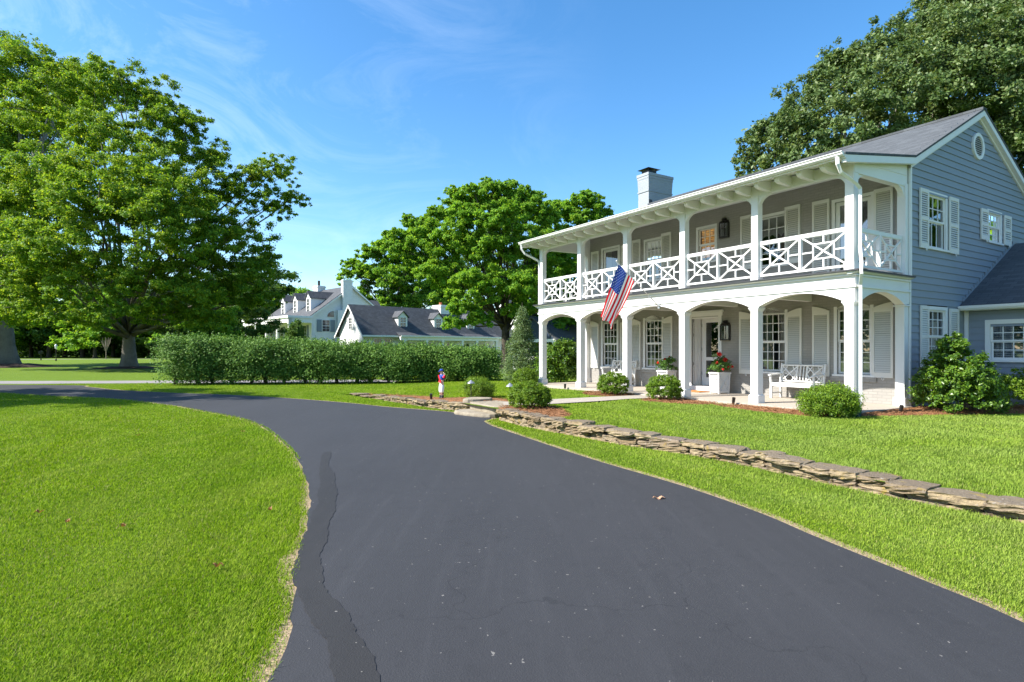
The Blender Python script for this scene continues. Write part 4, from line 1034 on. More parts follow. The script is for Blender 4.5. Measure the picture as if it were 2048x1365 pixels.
# ------------------------------------------------------------------ stone wall and steps
def stone(mb, c, size, ang, rnd, tilt=0):
    """irregular block: a subdivided box pushed about by a few random waves"""
    n = 4; V = {}; F = []; lx, ly, lz = size
    def key(x, y, z): return (x, y, z)
    ph = [rnd.uniform(0, 6) for _ in range(9)]; cut = [rnd.uniform(-.22, .22) for _ in range(4)]
    idx = {}
    def vert(i, j, k):
        if (i, j, k) in idx: return idx[(i, j, k)]
        u, v, w = (2*i/n-1, 2*j/n-1, 2*k/n-1)
        e = lambda t: t*(1-.10*(max(abs(u)+abs(v)+abs(w)-1.9, 0)))
        x, y, z = e(u), e(v), e(w)
        x *= 1+cut[0]*.3*w+.045*sin(3*v+ph[0])+.03*sin(4*w+ph[1]); y *= 1+cut[1]*.3*u+.08*sin(3.3*u+ph[2])+.05*sin(4.2*w+ph[3]); z *= 1+cut[2]*.35*u+.05*sin(2.7*u+ph[4])+.05*sin(3.6*v+ph[5])
        x += .03*sin(7*w+ph[6]+5*v); y += .05*sin(6*u+ph[7]+5*w); z += .035*sin(8*u+ph[8]+5*v)+tilt*u*.5
        X, Y, Z = x*lx/2, y*ly/2, z*lz/2
        idx[(i, j, k)] = len(mb.v); mb.v.append((c[0]+X*cos(ang)-Y*sin(ang), c[1]+X*sin(ang)+Y*cos(ang), c[2]+Z)); return idx[(i, j, k)]
    for a in range(n):
        for b in range(n):
            for q in ((lambda p, r: (p, r, 0), 1), (lambda p, r: (p, r, n), 0), (lambda p, r: (p, 0, r), 0), (lambda p, r: (p, n, r), 1), (lambda p, r: (0, p, r), 1), (lambda p, r: (n, p, r), 0)):
                g, fl_ = q; f = [vert(*g(a, b)), vert(*g(a+1, b)), vert(*g(a+1, b+1)), vert(*g(a, b+1))]
                mb.f.append(tuple(f[::-1] if fl_ else f)); mb.m.append(0)
def wall_run(name, line, seed, label, thick=.36):
    rnd = random.Random(seed); mb = MB()
    L_ = [0]; 
    for a, b in zip(line[:-1], line[1:]): L_.append(L_[-1]+math.hypot(b[0]-a[0], b[1]-a[1]))
    def pos(s):
        s = min(max(s, 0), L_[-1]); i = max(k for k in range(len(L_)-1) if L_[k] <= s+1e-9); t = (s-L_[i])/(L_[i+1]-L_[i])
        a, b = line[i], line[i+1]; an = math.atan2(b[1]-a[1], b[0]-a[0]); return a[0]+(b[0]-a[0])*t, a[1]+(b[1]-a[1])*t, a[2]+(b[2]-a[2])*t, an
    s = 0
    while s < L_[-1]:            # cap stones
        l = rnd.uniform(.26, .62); x, y, h, an = pos(s+l/2); th = min(.105, h*.5)*rnd.uniform(.85, 1.15); w = thick*rnd.uniform(.85, 1.2)
        nx, ny = -sin(an), cos(an); o = w/2-.04+rnd.uniform(-.05, .08)
        stone(mb, (x+nx*o, y+ny*o, h+.015-th/2+rnd.uniform(-.03, .03)), (l*1.02, w, th), an+rnd.uniform(-.05, .05), rnd, rnd.uniform(-.3, .3)); s += l*rnd.uniform(.94, 1.0)
    for lev in range(2):         # two courses below the caps
        s = rnd.uniform(0, .2)
        while s < L_[-1]:
            l = rnd.uniform(.24, .56); x, y, h, an = pos(s+l/2); top = h-min(.105, h*.5)+.012; bot = -.045
            hh = (top-bot)/2; z = bot+hh*(lev+.5); nx, ny = -sin(an), cos(an); w = thick*.75; o = w/2+.015+rnd.uniform(-.015, .03)
            if top > .03: stone(mb, (x+nx*o, y+ny*o, z), (l*1.0, w, hh*1.06), an+rnd.uniform(-.05, .05), rnd, rnd.uniform(-.08, .08))
            s += l*rnd.uniform(.97, 1.03)
    o = mb.build(name, M['stone'], fix=False, smooth=False); return tag(o, label, 'stone wall', 'low dry stone walls along the drive')
# walls run so that their left-hand side is the terrace side
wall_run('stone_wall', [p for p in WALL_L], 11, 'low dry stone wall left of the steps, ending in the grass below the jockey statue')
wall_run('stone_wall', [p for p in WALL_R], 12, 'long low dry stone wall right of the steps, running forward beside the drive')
rnd = random.Random(5)
def slab(poly, z0, z1, label):
    mb = MB(); P = blob(poly, 3); n = len(P); cx = sum(p[0] for p in P)/n; cy = sum(p[1] for p in P)/n
    j = [rnd.uniform(-.018, .018) for _ in range(n)]
    ring = lambda s, z: [(cx+(x-cx)*(s+j[i]), cy+(y-cy)*(s+j[i]), z+rnd.uniform(-.006, .006)) for i, (x, y) in enumerate(P)]
    R_ = [ring(1.0, z0), ring(1.02, z0+(z1-z0)*.6), ring(1.0, z1-.012), ring(.965, z1), ring(.6, z1+.004)]
    for r_ in R_: mb.v += r_
    for a in range(4): mb.f += [(a*n+i, a*n+(i+1) % n, (a+1)*n+(i+1) % n, (a+1)*n+i) for i in range(n)]
    mb.f.append(tuple(range(4*n, 5*n))); mb.m = [0]*len(mb.f)
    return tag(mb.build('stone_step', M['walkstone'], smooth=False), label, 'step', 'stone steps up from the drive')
def ws():
    t = NT('step_stone'); a = t.noise(5, 6, .7); b = t.noise(30, 4, .7)
    c = t.mix((.30, .26, .195), (.19, .155, .115), t.ramp(a, [(.42, (0, 0, 0)), (.68, (1, 1, 1))])); c = t.mix(c, (.42, .39, .33), t.ramp(b, [(.55, (0, 0, 0)), (.75, (.5, .5, .5))]))
    return t.done(t.principled(c, .9, t.bump(t.mix(a, b, .5), .7, .02), .15))
M['walkstone'] = ws()
slab([(-1.50,15.35),(-1.15,14.85),(-.55,14.42),(-.30,14.75),(-.45,15.5),(-1.0,15.95)], -.05, .095, 'wide flat limestone slab forming the lowest step at the edge of the drive')
slab([(-1.15,15.95),(-.80,15.2),(-.45,14.6),(.05,14.6),(.1,15.5),(-.45,16.35)], .06, .272, 'flat limestone slab forming the upper step between the two wall ends')
slab([(-1.35,16.2),(-1.2,15.95),(-.75,16.1),(-.55,16.5),(-1.1,16.75)], .1, .335, 'thick grey stone block closing the end of the left wall beside the steps')

# ------------------------------------------------------------------ clipped shrubs
def make_shrub(name, label, cat, loc_, lobes, n, leaf, lmat, group=None, seed=1, stems=7, clump=(.065, .12), K=120, shell=.8, flat=.9, aspect=.55, up=1.0):
    global rng
    root = tag(empty(name, loc_), label, cat, group); keep = rng; rng = np.random.default_rng(seed); rd = random.Random(seed)
    C, Nn = crown_points(lobes, n, clump, K, flat, shell, rng); C[:, 2] = np.maximum(C[:, 2], .02+.05*rng.random(len(C)))
    link('foliage', leaf_mesh('foliage', C, Nn, leaf*rng.uniform(.6, 1.3, len(C)), lmat, aspect), root)
    st = MB(); l = lobes[0]
    for k in range(stems):
        a = rd.uniform(0, 2*pi); st.tube([(cos(a)*.05, sin(a)*.05, -.05), (cos(a)*l[3]*.35, sin(a)*l[4]*.35, l[2]*.7), (cos(a)*l[3]*.7, sin(a)*l[4]*.7, l[2]+l[5]*.3)], [.014, .011, .004], 5)
    st.build('stem', M['hedgewood'], root); rng = keep; return root
def ball(r_, h): return [(0, 0, h*.46, r_, r_, h*.52), (0, 0, h*.46, r_, r_, h*.52), (r_*.12, r_*.08, h*.5, r_*.9, r_*.9, h*.48), (0, 0, h*.2, r_*.84, r_*.84, h*.25)]
BW = 'clipped boxwood balls before the porch'
x, y, z = hl(-6.75, -.86); z = gz(x, y)
bx0 = make_shrub('boxwood_shrub', 'rounded boxwood ball in pine straw right in front of the far left bench', 'shrub', (x, y, z), ball(.47, .72), 26000, .032, M['leafB'], BW, 21)
x, y, z = hl(-4.65, -.87); z = gz(x, y)
def more(src, label, loc_, sc, rz):
    c = copy_tree(src); c['label'] = label; c.location = loc_; c.scale = sc if hasattr(sc, '__len__') else (sc,)*3; c.rotation_euler = (0, 0, rz); return c
more(bx0, 'rounded boxwood ball in pine straw beside the porch column left of the front door', (x, y, z), (1.02, 1.02, 1.0), 1.3)
x, y, z = hl(-.10, -.82); bx3 = make_shrub('boxwood_shrub', 'broad loose boxwood at the porch corner in front of the right bench', 'shrub', (x, y, gz(x, y)), ball(.58, .68), 26000, .035, M['leafB'], BW, 22, clump=(.12, .22), shell=.62)
more(bx0, 'yellowish boxwood ball beside the steps on top of the right wall end', (.42, 14.15, gz(.42, 14.15)-.03), (1.05, 1.05, .98), 2.2)
more(bx3, 'boxwood ball behind the left path light near the jockey statue', (-.98, 17.45, gz(-.98, 17.45)), (.80, .80, .92), 2.9)
more(bx0, 'green boxwood ball beside the far left porch column, behind the yellowish one', (.50, 22.6, .15), (1.0, 1.0, 1.15), 4.0)
hx, hy, _ = hl(.93, 2.40)
make_shrub('holly_shrub', 'large glossy rounded shrub growing at the right end of the porch', 'shrub', (hx, hy, gz(hx, hy)), [(x*1.08, y*1.08, z*1.04, a*1.08, b*1.08, c*1.06) for x, y, z, a, b, c in [(0, 0, .70, .70, .70, .66), (-.06, .0, 1.10, .46, .46, .50), (.0, .0, 1.42, .26, .26, .30), (.22, -.05, .55, .62, .62, .48), (-.28, -.15, .50, .58, .58, .45), (.05, -.3, .70, .58, .5, .55), (0, -.1, .24, .80, .78, .28)]], 28000, .072, M['leafY'], None, 23, clump=(.09, .19), K=60, shell=.55, aspect=.5, flat=.8)
wx, wy, _ = hl(1.6, 4.55)
make_shrub('boxwood_shrub', 'shaded dark green shrub against the right wing below its window', 'shrub', (wx, wy, gz(wx, wy)), [(0, 0, .5, .7, .6, .46), (.8, .2, .5, .8, .6, .45), (-.45, -.15, .36, .42, .42, .34)], 12000, .05, M['leafB'], None, 24)
sx_, sy_, _ = hl(-13.6, 2.9)
make_shrub('glossy_shrub', 'tall glossy leaved shrub seen through the far left porch bay', 'shrub', (1.95, 24.9, .1), [(0, 0, .9, .85, .8, .85), (.25, 0, 1.35, .62, .6, .62), (-.25, .1, .6, .8, .7, .6), (.55, .1, .7, .6, .6, .6)], 9000, .12, M['leafY'], None, 25, clump=(.14, .24), aspect=.5)
make_shrub('glossy_shrub', 'olive green loose shrub behind the porch end left of the tall glossy one', 'shrub', (1.75, 27.5, .1), [(0, 0, .8, .7, .7, .8), (.8, .3, .7, .8, .7, .7)], 5000, .12, M['leafD'], None, 26, clump=(.16, .26))

# ------------------------------------------------------------------ spruce
def make_spruce(loc_, h, r0, n, seed, label):
    global rng
    root = tag(empty('spruce_tree', loc_), label, 'tree'); keep = rng; rng = np.random.default_rng(seed); rd = random.Random(seed)
    t = MB(); t.tube([(0, 0, -.1), (0, 0, h*.5), (0, 0, h)], [.11, .07, .008], 8); br = []
    Cs, Ns = [], []
    k = 150
    for i in range(k):
        f = (i/k)**.85; z = .15+f*(h-.35); r_ = r0*(1-f)**.8*rd.uniform(.75, 1.12)+.06; a = i*2.399+rd.uniform(-.3, .3); e = Vector((cos(a)*r_, sin(a)*r_, z+.18*r_-.05)); s = Vector((0, 0, z))
        t.tube([s, s.lerp(e, .5)+Vector((0, 0, -.05)), e], [.016, .011, .004], 4)
        m = int(n/k*(.35+1.3*(r_/r0))); tt = rng.random(m)**.6; P = np.array(s)[None]+tt[:, None]*np.array(e-s)[None]; side = np.array((-sin(a), cos(a), 0))
        wv = (.06+.32*r_*(1-tt)*tt*2.2); P = P+side*(rng.normal(size=m)*wv)[:, None]+rng.normal(size=(m, 3))*.04; P[:, 2] -= .06*np.abs(rng.normal(size=m))
        Cs.append(P); Ns.append(np.array((0, 0, .7))+rng.normal(size=(m, 3))*.7+np.array((cos(a), sin(a), 0))*.3)
    t.build('trunk', M['barkd'], root)
    C = np.concatenate(Cs); link('crown', leaf_mesh('crown', C, np.concatenate(Ns), .085*rng.uniform(.6, 1.4, len(C)), M['leafS'], .32), root); rng = keep; return root
make_spruce((.45, 25.9, .12), 3.65, 1.05, 17000, 31, 'small grey green spruce standing between the hedge and the porch end')

# ------------------------------------------------------------------ hedge
def make_hedge():
    global rng
    root = tag(empty('hedge', (-16.0, 28.2, 0)), 'long leafy green hedge before the white house, bare stems showing below', 'hedge'); keep = rng; rng = np.random.default_rng(41); rd = random.Random(41)
    a = np.array((-.55, -.05)); b = np.array((15.2, 1.75)); Lh = np.linalg.norm(b-a); n = 165000
    k = 1300; s = rng.random(k)*Lh; hgt = 2.36-.60*s/Lh
    ph = rng.random(k)*2*pi; cz = np.where(rng.random(k) < .27, .22+rng.random(k)*.5, .62+(hgt-.82)*rng.random(k)**.7)
    rad = .92+.35*np.sin(cz/hgt*pi*.9)*.8; side = rng.uniform(-1, 1, k); side = np.sign(side)*np.abs(side)**.45
    dirv = (b-a)/Lh; nor = np.array((-dirv[1], dirv[0]))
    top = cz > hgt*.72
    rad = np.where(top, rad*.85, rad)
    P = a[None]+dirv[None]*s[:, None]+nor[None]*(side*rad*(.72+.16*np.sin(s*1.9)))[:, None]
    C = np.concatenate([P, cz[:, None]], 1); idx = rng.integers(0, k, n)
    g = rng.normal(size=(n, 3))*np.array((.20, .20, .145)); Q = C[idx]+g
    low = Q[:, 2] < .40; keepm = ~(low & (rng.random(n) < .45)) & (Q[:, 2] > .03); Q = Q[keepm]; sd = side[idx][keepm]
    Nn = np.concatenate([nor[None]*sd[:, None]*.8, np.full((len(Q), 1), .75)], 1)+rng.normal(size=(len(Q), 3))*.55
    # sprigs sticking up
    m = 420; s2 = rng.random(m)*Lh; sp = a[None]+dirv[None]*s2[:, None]+nor[None]*rng.uniform(-.7, .7, m)[:, None]; h2 = 2.36-.60*s2/Lh
    tt = np.repeat(np.arange(m), 9); f = np.tile(np.linspace(0, 1, 9), m); lean = rng.normal(size=(m, 2))*.10; ln = rng.uniform(.18, .42, m)
    S = np.concatenate([sp[tt]+lean[tt]*f[:, None], (h2[tt]-.22+ln[tt]*f)[:, None]], 1)+rng.normal(size=(len(tt), 3))*.025
    Q = np.concatenate([Q, S]); Nn = np.concatenate([Nn, rng.normal(size=(len(S), 3))*.6+np.array((0, -.3, .5))])
    link('foliage', leaf_mesh('foliage', Q, Nn, .105*rng.uniform(.55, 1.3, len(Q)), M['leafH'], .48), root)
    for i in range(19):
        st = MB(); u = .5+i*.83+rd.uniform(-.15, .15); x, y = a+dirv*u+nor*rd.uniform(-.25, .1)
        for q in range(5): st.tube([(x+rd.uniform(-.07, .07), y+rd.uniform(-.07, .07), -.05), (x+rd.uniform(-.22, .22), y+rd.uniform(-.2, .2), .5), (x+rd.uniform(-.42, .42), y+rd.uniform(-.4, .4), 1.25)], [.035, .026, .015], 6)
        st.build('stem', M['hedgewood'], root)
    rng = keep
make_hedge()

# ------------------------------------------------------------------ trees
def foot(px, Y): return ((px-1024)/1173.3*Y, Y, 0)
def tree_px(name, label, cat, px, Y, th, tr, items, n, leaf, lm, bm_, rs=1, **k):
    f = foot(px, Y); items = [(i[0], i[1], i[2]*rs, *i[3:]) for i in items]; return make_tree(name, label, cat, f, th, tr, lobes_px(f, Y, items), n, leaf, lm, bm_, **k)
tree_px('beech_tree', 'large spreading tree with forked grey trunk on the left lawn, branches reaching right', 'tree', 258, 52, 3.6, .56,
    [(150,190,70,2),(230,175,62,0),(300,205,60,1),(90,240,80,3),(200,280,85,-3),(330,270,72,0),(375,250,40,1),(290,360,85,-4),(120,360,95,-4),(400,330,62,0),(60,430,85,-3),(210,450,90,-7),(350,430,80,-4),(440,400,60,-1),(500,365,46,0),(550,345,42,1),(585,400,34,1,.7),(540,420,40,0),(470,480,66,-2),(520,540,50,-1,.7),(400,540,70,-5),(300,560,75,-8),(180,570,80,-8,.7),(90,560,70,-6),(440,600,60,-3,.6),(530,600,40,-1,.6),(350,630,55,-6,.55),(250,625,60,-9,.5),(140,640,55,-9,.5),(60,620,50,-8,.6),(200,150,40,3),(130,500,90,-10),(340,500,70,-10),(420,480,70,-6),(380,590,60,-8,.7),(480,570,55,-3),(60,520,80,-8),(300,420,95,-9),(200,380,100,-9),(410,640,50,-6,.6)],
    380000, .195, M['leafA'], M['bark'], rs=.92, seed=101, K=70, clump=(.08, .20), flat=.6, twigs=100, shell=.25, group=None)
tree_px('giant_tree', 'huge old tree at the left edge with massive fluted trunk', 'tree', 0, 56, 7.5, 1.15,
    [(70,130,50,6),(20,190,90,6),(-90,150,110,8),(-40,290,120,6),(60,290,70,9),(-160,300,130,8),(-30,430,110,5),(-150,470,120,4),(-90,580,80,0,.6),(10,570,60,4,.6),(130,170,50,9),(180,210,60,10),(-200,600,80,2,.6),(30,490,60,10),(10,520,90,-8),(-40,600,80,-8,.7),(50,600,55,-8,.7),(20,640,45,-9,.55),(10,400,90,-6)],
    260000, .25, M['leafA'], M['bark'], seed=102, K=80, clump=(.09, .22), flat=.6, twigs=40, shell=.3)
tree_px('maple_tree', 'tall bright green maple behind the right end of the white house', 'tree', 1011, 50, 4.2, .40,
    [(960,410,50,0),(1010,420,52,1),(1060,430,46,0),(900,430,42,1),(930,400,34,1),(1000,385,36,0),(1045,395,30,0),(860,480,50,-1),(920,490,60,-2),(990,500,65,-3),(1060,500,58,-2),(1100,480,46,1),(1085,430,34,2),(830,460,28,0),(800,500,34,0),(880,560,52,-2),(950,570,55,-4),(1030,580,58,-4),(1085,570,50,0),(930,620,38,-5,.8),(905,650,24,-5,.7),(960,640,30,-5,.7),(1040,620,40,-2),(1100,520,50,3),(1130,600,45,4),(840,530,36,0),(1085,640,40,4),(905,385,16,0),(975,370,18,0),(1025,372,16,1),(1075,395,18,0),(870,425,18,0),(945,378,14,-1),(1100,440,22,1),(815,440,16,0),(790,470,18,0),(855,445,20,0),(1000,440,50,-4),(930,440,40,-3)],
    290000, .20, M['leafC'], M['barkd'], rs=.80, seed=103, K=70, clump=(.09, .23), flat=.7, twigs=80, shell=.25)
tree_px('maple_tree', 'green tree right of the tall maple, peeking above the porch roof', 'tree', 1150, 62, 5, .35,
    [(1120,440,52,0),(1165,420,38,0),(1180,400,26,0),(1195,430,30,1),(1130,500,60,0),(1190,480,50,0),(1230,480,50,2),(1150,560,70,0),(1110,610,55,0),(1170,640,55,2),(1240,570,60,3)],
    90000, .30, M['leafC'], M['barkd'], rs=.85, seed=104, K=55, clump=(.10, .24), twigs=40)
tree_px('locust_tree', 'olive green tree with bare twigs on top behind the long low house', 'tree', 780, 112, 8, .6,
    [(740,520,36,0),(780,500,40,0),(720,560,38,-1),(770,560,48,-2),(820,530,44,0),(830,480,34,1),(730,610,36,0),(790,610,50,0),(850,590,50,1),(700,530,18,0),(860,500,34,2),(885,540,40,3),(900,600,44,3),(845,450,20,2)],
    100000, .48, M['leafC'], M['bark'], rs=.85, seed=105, K=55, clump=(.10, .24), twigs=70, shell=.35)
tree_px('dark_tree', 'dark green tree filling the gap behind the long low house roof', 'tree', 930, 128, 6, .6,
    [(880,560,70,0),(960,540,80,0),(1040,560,80,3),(900,640,60,0),(990,640,70,0),(1080,620,80,4),(820,620,50,2),(1000,480,60,2)],
    50000, .62, M['leafD'], M['barkd'], seed=106, K=22, twigs=20)
F = (22.5, 36, .2)
def rel(items, f): return [(x-f[0], y-f[1], z, a, b, c) for x, y, z, a, b, c in items]
f_items = []
for px, py, rp, dY in [(1530,300,52,0),(1560,270,42,0),(1600,270,60,-1),(1520,350,40,1),(1590,350,70,-2),(1650,200,75,0),(1700,150,70,1),(1690,270,90,-3),(1760,140,80,0),(1800,220,100,-3),(1860,80,70,1),(1900,40,80,2),(1960,10,90,2),(1880,170,100,-3),(1960,130,100,-4),(2040,60,110,0),(2040,190,110,-4),(2130,120,120,-1),(2140,280,120,-2),(2060,320,100,-4),(1960,270,90,-4),(2230,220,130,1),(1500,320,26,1),(2250,60,130,3),(2100,-40,110,4),(1740,330,90,-2),(2150,400,100,-2)]:
    p = at(px, py, 36+dY); r_ = rp*36/1173.3; f_items.append((p.x-F[0], p.y-F[1], p.z-F[2], r_, r_, r_*.85))
make_tree('oak_tree', 'massive dense dark green tree rising behind the right side of the grey house', 'tree', F, 5.5, .75, f_items, 300000, .20, M['leafF'], M['bark'], seed=107, K=70, clump=(.09, .19), flat=.75, twigs=60, shell=.5)
# wood along the far left edge of the lawn
wood_protos = []
WG = 'woodland trees beyond the left lawn'
rw = random.Random(77)
def wood_tree(kind, loc_, label):
    lob = [[(0,0,9,5,5,5),(2.5,1,6,4,4,3.2),(-3,0,6.5,4,4,3.5),(0,-2,13,4,4,4.5),(1.5,1,4,3.5,3.5,2),(-2,-1,3.6,3.4,3.4,1.8)],
           [(0,0,7,5.5,5,4.5),(3.5,0,5,4,3.8,3),(-3.5,-1,4.6,4,4,2.8),(.5,0,11,4.5,4,4),(-1.5,-2,3.2,3.6,3,1.8)],
           [(0,0,8,3.6,3.6,5.5),(1.2,0,4.5,3.6,3.6,2.8),(-1.5,0,5,3.5,3.5,3),(0,0,13,2.6,2.6,4),(0,-1,3,3,3,1.6)]][kind]
    return make_tree('woodland_tree', label, 'tree', loc_, 3.5, .34, lob, 15000, .55, [M['leafD'], M['leafC'], M['leafD']][kind], M['barkd'], WG, seed=200+kind, K=20, twigs=14, clump=(.16, .28), shell=.3)
KN = ['dark woodland tree with drooping low crown', 'bright green broad woodland tree', 'slim dark woodland tree']
spots = [(-20,118,0),(20,112,1),(62,122,2),(98,115,0),(130,126,2),(165,118,0),(190,108,1),(226,122,2),(262,116,0),(300,122,0),(335,112,2),(372,118,0),(410,110,1),(450,118,0),(495,112,2),(-70,110,0),(540,125,0),(590,140,1),(640,150,0),(60,150,0),(140,155,1),(230,150,0),(320,150,0),(400,150,1),(480,150,0),(-30,150,1)]
POS = ['at the far left edge of the photo', 'left of the lamp post', 'behind the mailbox', 'just right of the lamp post', 'between lamp post and bare sapling', 'left of the bare sapling', 'overhanging the bare sapling', 'right behind the bare sapling', 'behind the beech trunk', 'just right of the beech trunk', 'above the left hedge end', 'behind the left part of the hedge', 'over the hedge beneath the beech branches', 'left of the white house porch', 'touching the white house porch columns', 'beyond the giant trunk', 'behind the white house porch roof', 'behind the white house dormers', 'behind the white house ridge', 'in the back row behind the mailbox', 'in the back row near the lamp post', 'in the back row behind the sapling', 'in the back row over the hedge end', 'in the back row over the hedge', 'in the back row left of the white house', 'in the back row behind the giant trunk']
for i, (px, Y, k) in enumerate(spots):
    l_ = f'{KN[k]} {POS[i]}'; loc_ = foot(px, Y)
    src = next((o for kk, o in wood_protos if kk == k), None)
    if src is None: o = wood_tree(k, loc_, l_); wood_protos.append((k, o))
    else:
        o = copy_tree(src); o['label'] = l_; o.location = loc_
    s_ = rw.uniform(.85, 1.25); o.scale = (s_*1.1, s_*1.1, s_); o.rotation_euler = (0, 0, rw.uniform(0, 6.28))
for px, Y, k, s_, l_ in [(430,70,1,.5,'small light green tree behind the hedge, below the beech branches'),(500,76,0,.55,'dark small tree behind the hedge just left of the white house'),(352,74,0,.55,'dark small tree behind the left end of the hedge')]:
    o = copy_tree([q for kk, q in wood_protos if kk == k][0]); o['label'] = l_; o.location = foot(px, Y); o.scale = (s_, s_, s_); o.rotation_euler = (0, 0, px); o.name = 'small_tree'; o['group'] = 'small trees behind the hedge'
# trees standing outside the frame whose shadow and reflection reach it
o = copy_tree(wood_protos[0][1]); o['label'] = 'tree left of the frame that shades the mouth of the drive'; o.location = (-27.3, 17.9, 0); o.scale = (.85, .55, .85); del o['group']; o.name = 'shade_tree'
o = copy_tree(wood_protos[1][1] if len(wood_protos) > 1 else wood_protos[0][1]); o['label'] = 'tree right of the frame mirrored in the gable windows'; o.location = (40, 19, 0); o.scale = (1.2, 1.2, 1.1); del o['group']; o.name = 'mirrored_tree'
o = copy_tree(wood_protos[1][1]); o['label'] = 'broad tree seen through the far left porch bays'; o.location = foot(1135, 52); o.scale = (.75, .75, .7); del o['group']; o.name = 'garden_tree'
# low growth closing the wood's edge
def undergrowth():
    r = np.random.default_rng(5); n = 36000; x = r.uniform(-125, 12, n); y = 130+r.normal(size=n)*3+np.where(r.random(n) < .3, 14, 0)
    hh = 4.2+1.6*np.sin(x*.31)+1.1*np.sin(x*.83+1)+.8*np.sin(x*1.7); z = hh*r.random(n)**.8; y = y-2.2*np.sin(z/np.maximum(hh, .5)*2.2)+1.5*np.sin(x*.5)
    C = np.stack([x, y, z], 1); tag(link('undergrowth', leaf_mesh('undergrowth', C, np.array((-.3, -.5, .5))+r.normal(size=(n, 3))*.6, r.uniform(.5, 1.15, n), M['leafD'])), kind='stuff')
undergrowth()
def unseen_treeline():  # unseen trees, added to cover the horizon glow mirrored in the porch windows
    r = np.random.default_rng(6); n = 30000; y = r.uniform(-60, 78, n); x = -92+r.normal(size=n)*3
    hh = 13+3*np.sin(y*.21)+2.2*np.sin(y*.53+1)+1.4*np.sin(y*1.3); z = hh*r.random(n)**.75
    C = np.stack([x+2*np.sin(y*.6), y, z], 1); tag(link('unseen_treeline', leaf_mesh('unseen_treeline', C, np.array((.5, 0, .5))+r.normal(size=(n, 3))*.6, r.uniform(.7, 1.5, n), M['leafD'])), kind='stuff')
unseen_treeline()
# bare sapling
bs = tag(empty('bare_sapling', foot(212, 98)), 'small leafless sapling with upswept pale twigs beside the far path', 'tree'); t = MB(); rd = random.Random(8)
t.tube([(0, 0, -.1), (0, 0, .8), (0, 0, 1.5)], [.06, .05, .045], 6); t.build('trunk', M['drywood'], bs)
t = MB()
for k in range(26):
    a = rd.uniform(0, 6.28); sp = rd.uniform(.2, .95); t.tube([(0, 0, 1.2+rd.uniform(0, .4)), (cos(a)*sp*.5, sin(a)*sp*.5, 2.2), (cos(a)*sp, sin(a)*sp, 2.9+rd.uniform(0, .8))], [.03, .022, .012], 4)
t.build('branches', M['drywood'], bs)
for (px, Y, r_, nm, l_) in [(258, 52, 2.7, 'mulch_bed', ''), (4, 56, 4.6, 'mulch_bed', '')]:
    x, y, _ = foot(px, Y); n = 40; mb = MB(); rd = random.Random(px)
    rg = lambda q, z: [(x+cos(2*pi*k/n)*r_*q*(1+.12*sin(k*.9)), y+sin(2*pi*k/n)*r_*q*.9*(1+.1*sin(k*1.3)), z+rd.uniform(0, .03)) for k in range(n)]
    A_, B_ = rg(1, .004), rg(.45, .30 if px < 100 else .16); mb.add(A_+B_, [(k, (k+1) % n, (k+1) % n+n, k+n) for k in range(n)]+[tuple(range(n, 2*n))]); tag(mb.build(nm, M['mulchdark']), kind='structure')

# ------------------------------------------------------------------ neighbouring houses
D2 = np.array((.728, .685)); NROT = math.atan2(-.728, .685)
na = tag(empty('white_house', (-31.73, 92.9, -.493), NROT), 'large white two storey house with three dormers, chimneys and tall porch columns', 'house'); na.scale = (1.29,)*3
def gable_box(parent, x0, x1, y0, y1, eave, ridge, axis, wall, roof_, over=.35, t=.12, end=.3, names=('wall', 'roof')):
    """axis: direction of the ridge"""
    w = MB()
    if axis == 'x':
        m = (y0+y1)/2; w.prism([(y0, -.2), (y1, -.2), (y1, eave), (m, ridge), (y0, eave)], x0, x1, 'x')
    else:
        m = (x0+x1)/2; w.prism([(x0, -.2), (x1, -.2), (x1, eave), (m, ridge), (x0, eave)], y0, y1, 'y')
    w.build(names[0], wall, parent)
    r = MB(); s = (ridge-eave)/(m-(y0 if axis == 'x' else x0)); dz = s*over
    lo, hi = (y0, y1) if axis == 'x' else (x0, x1)
    e0, e1 = (x0-end, x1+end) if axis == 'x' else (y0-end, y1+end)
    for q, sg in ((lo, -1), (hi, 1)):
        pts = [(q+sg*over, eave-dz+.02), (m, ridge+.02), (m, ridge+.02+t), (q+sg*over, eave-dz+.02+t)]
        r.prism(pts, e0, e1, 'x' if axis == 'x' else 'y')
    ro = r.build(names[1], roof_, parent)
    tr = MB()
    for e in (e0-.03, e1):
        for q, sg in ((lo, -1), (hi, 1)):
            tr.prism([(q+sg*over, eave-dz-.16), (m, ridge-.16), (m, ridge+.06), (q+sg*over, eave-dz+.06)], e, e+.03, 'x' if axis == 'x' else 'y')
    for q, sg in ((lo, -1), (hi, 1)):
        z = eave-dz; u0, u1 = sorted((q+sg*over, q+sg*(over+.1)))
        if axis == 'x': tr.box(e0, e1, u0, u1, z-.05, z+.12)
        else: tr.box(u0, u1, e0, e1, z-.05, z+.12)
    tr.build('roof_trim', M['farwhite'], parent); return ro
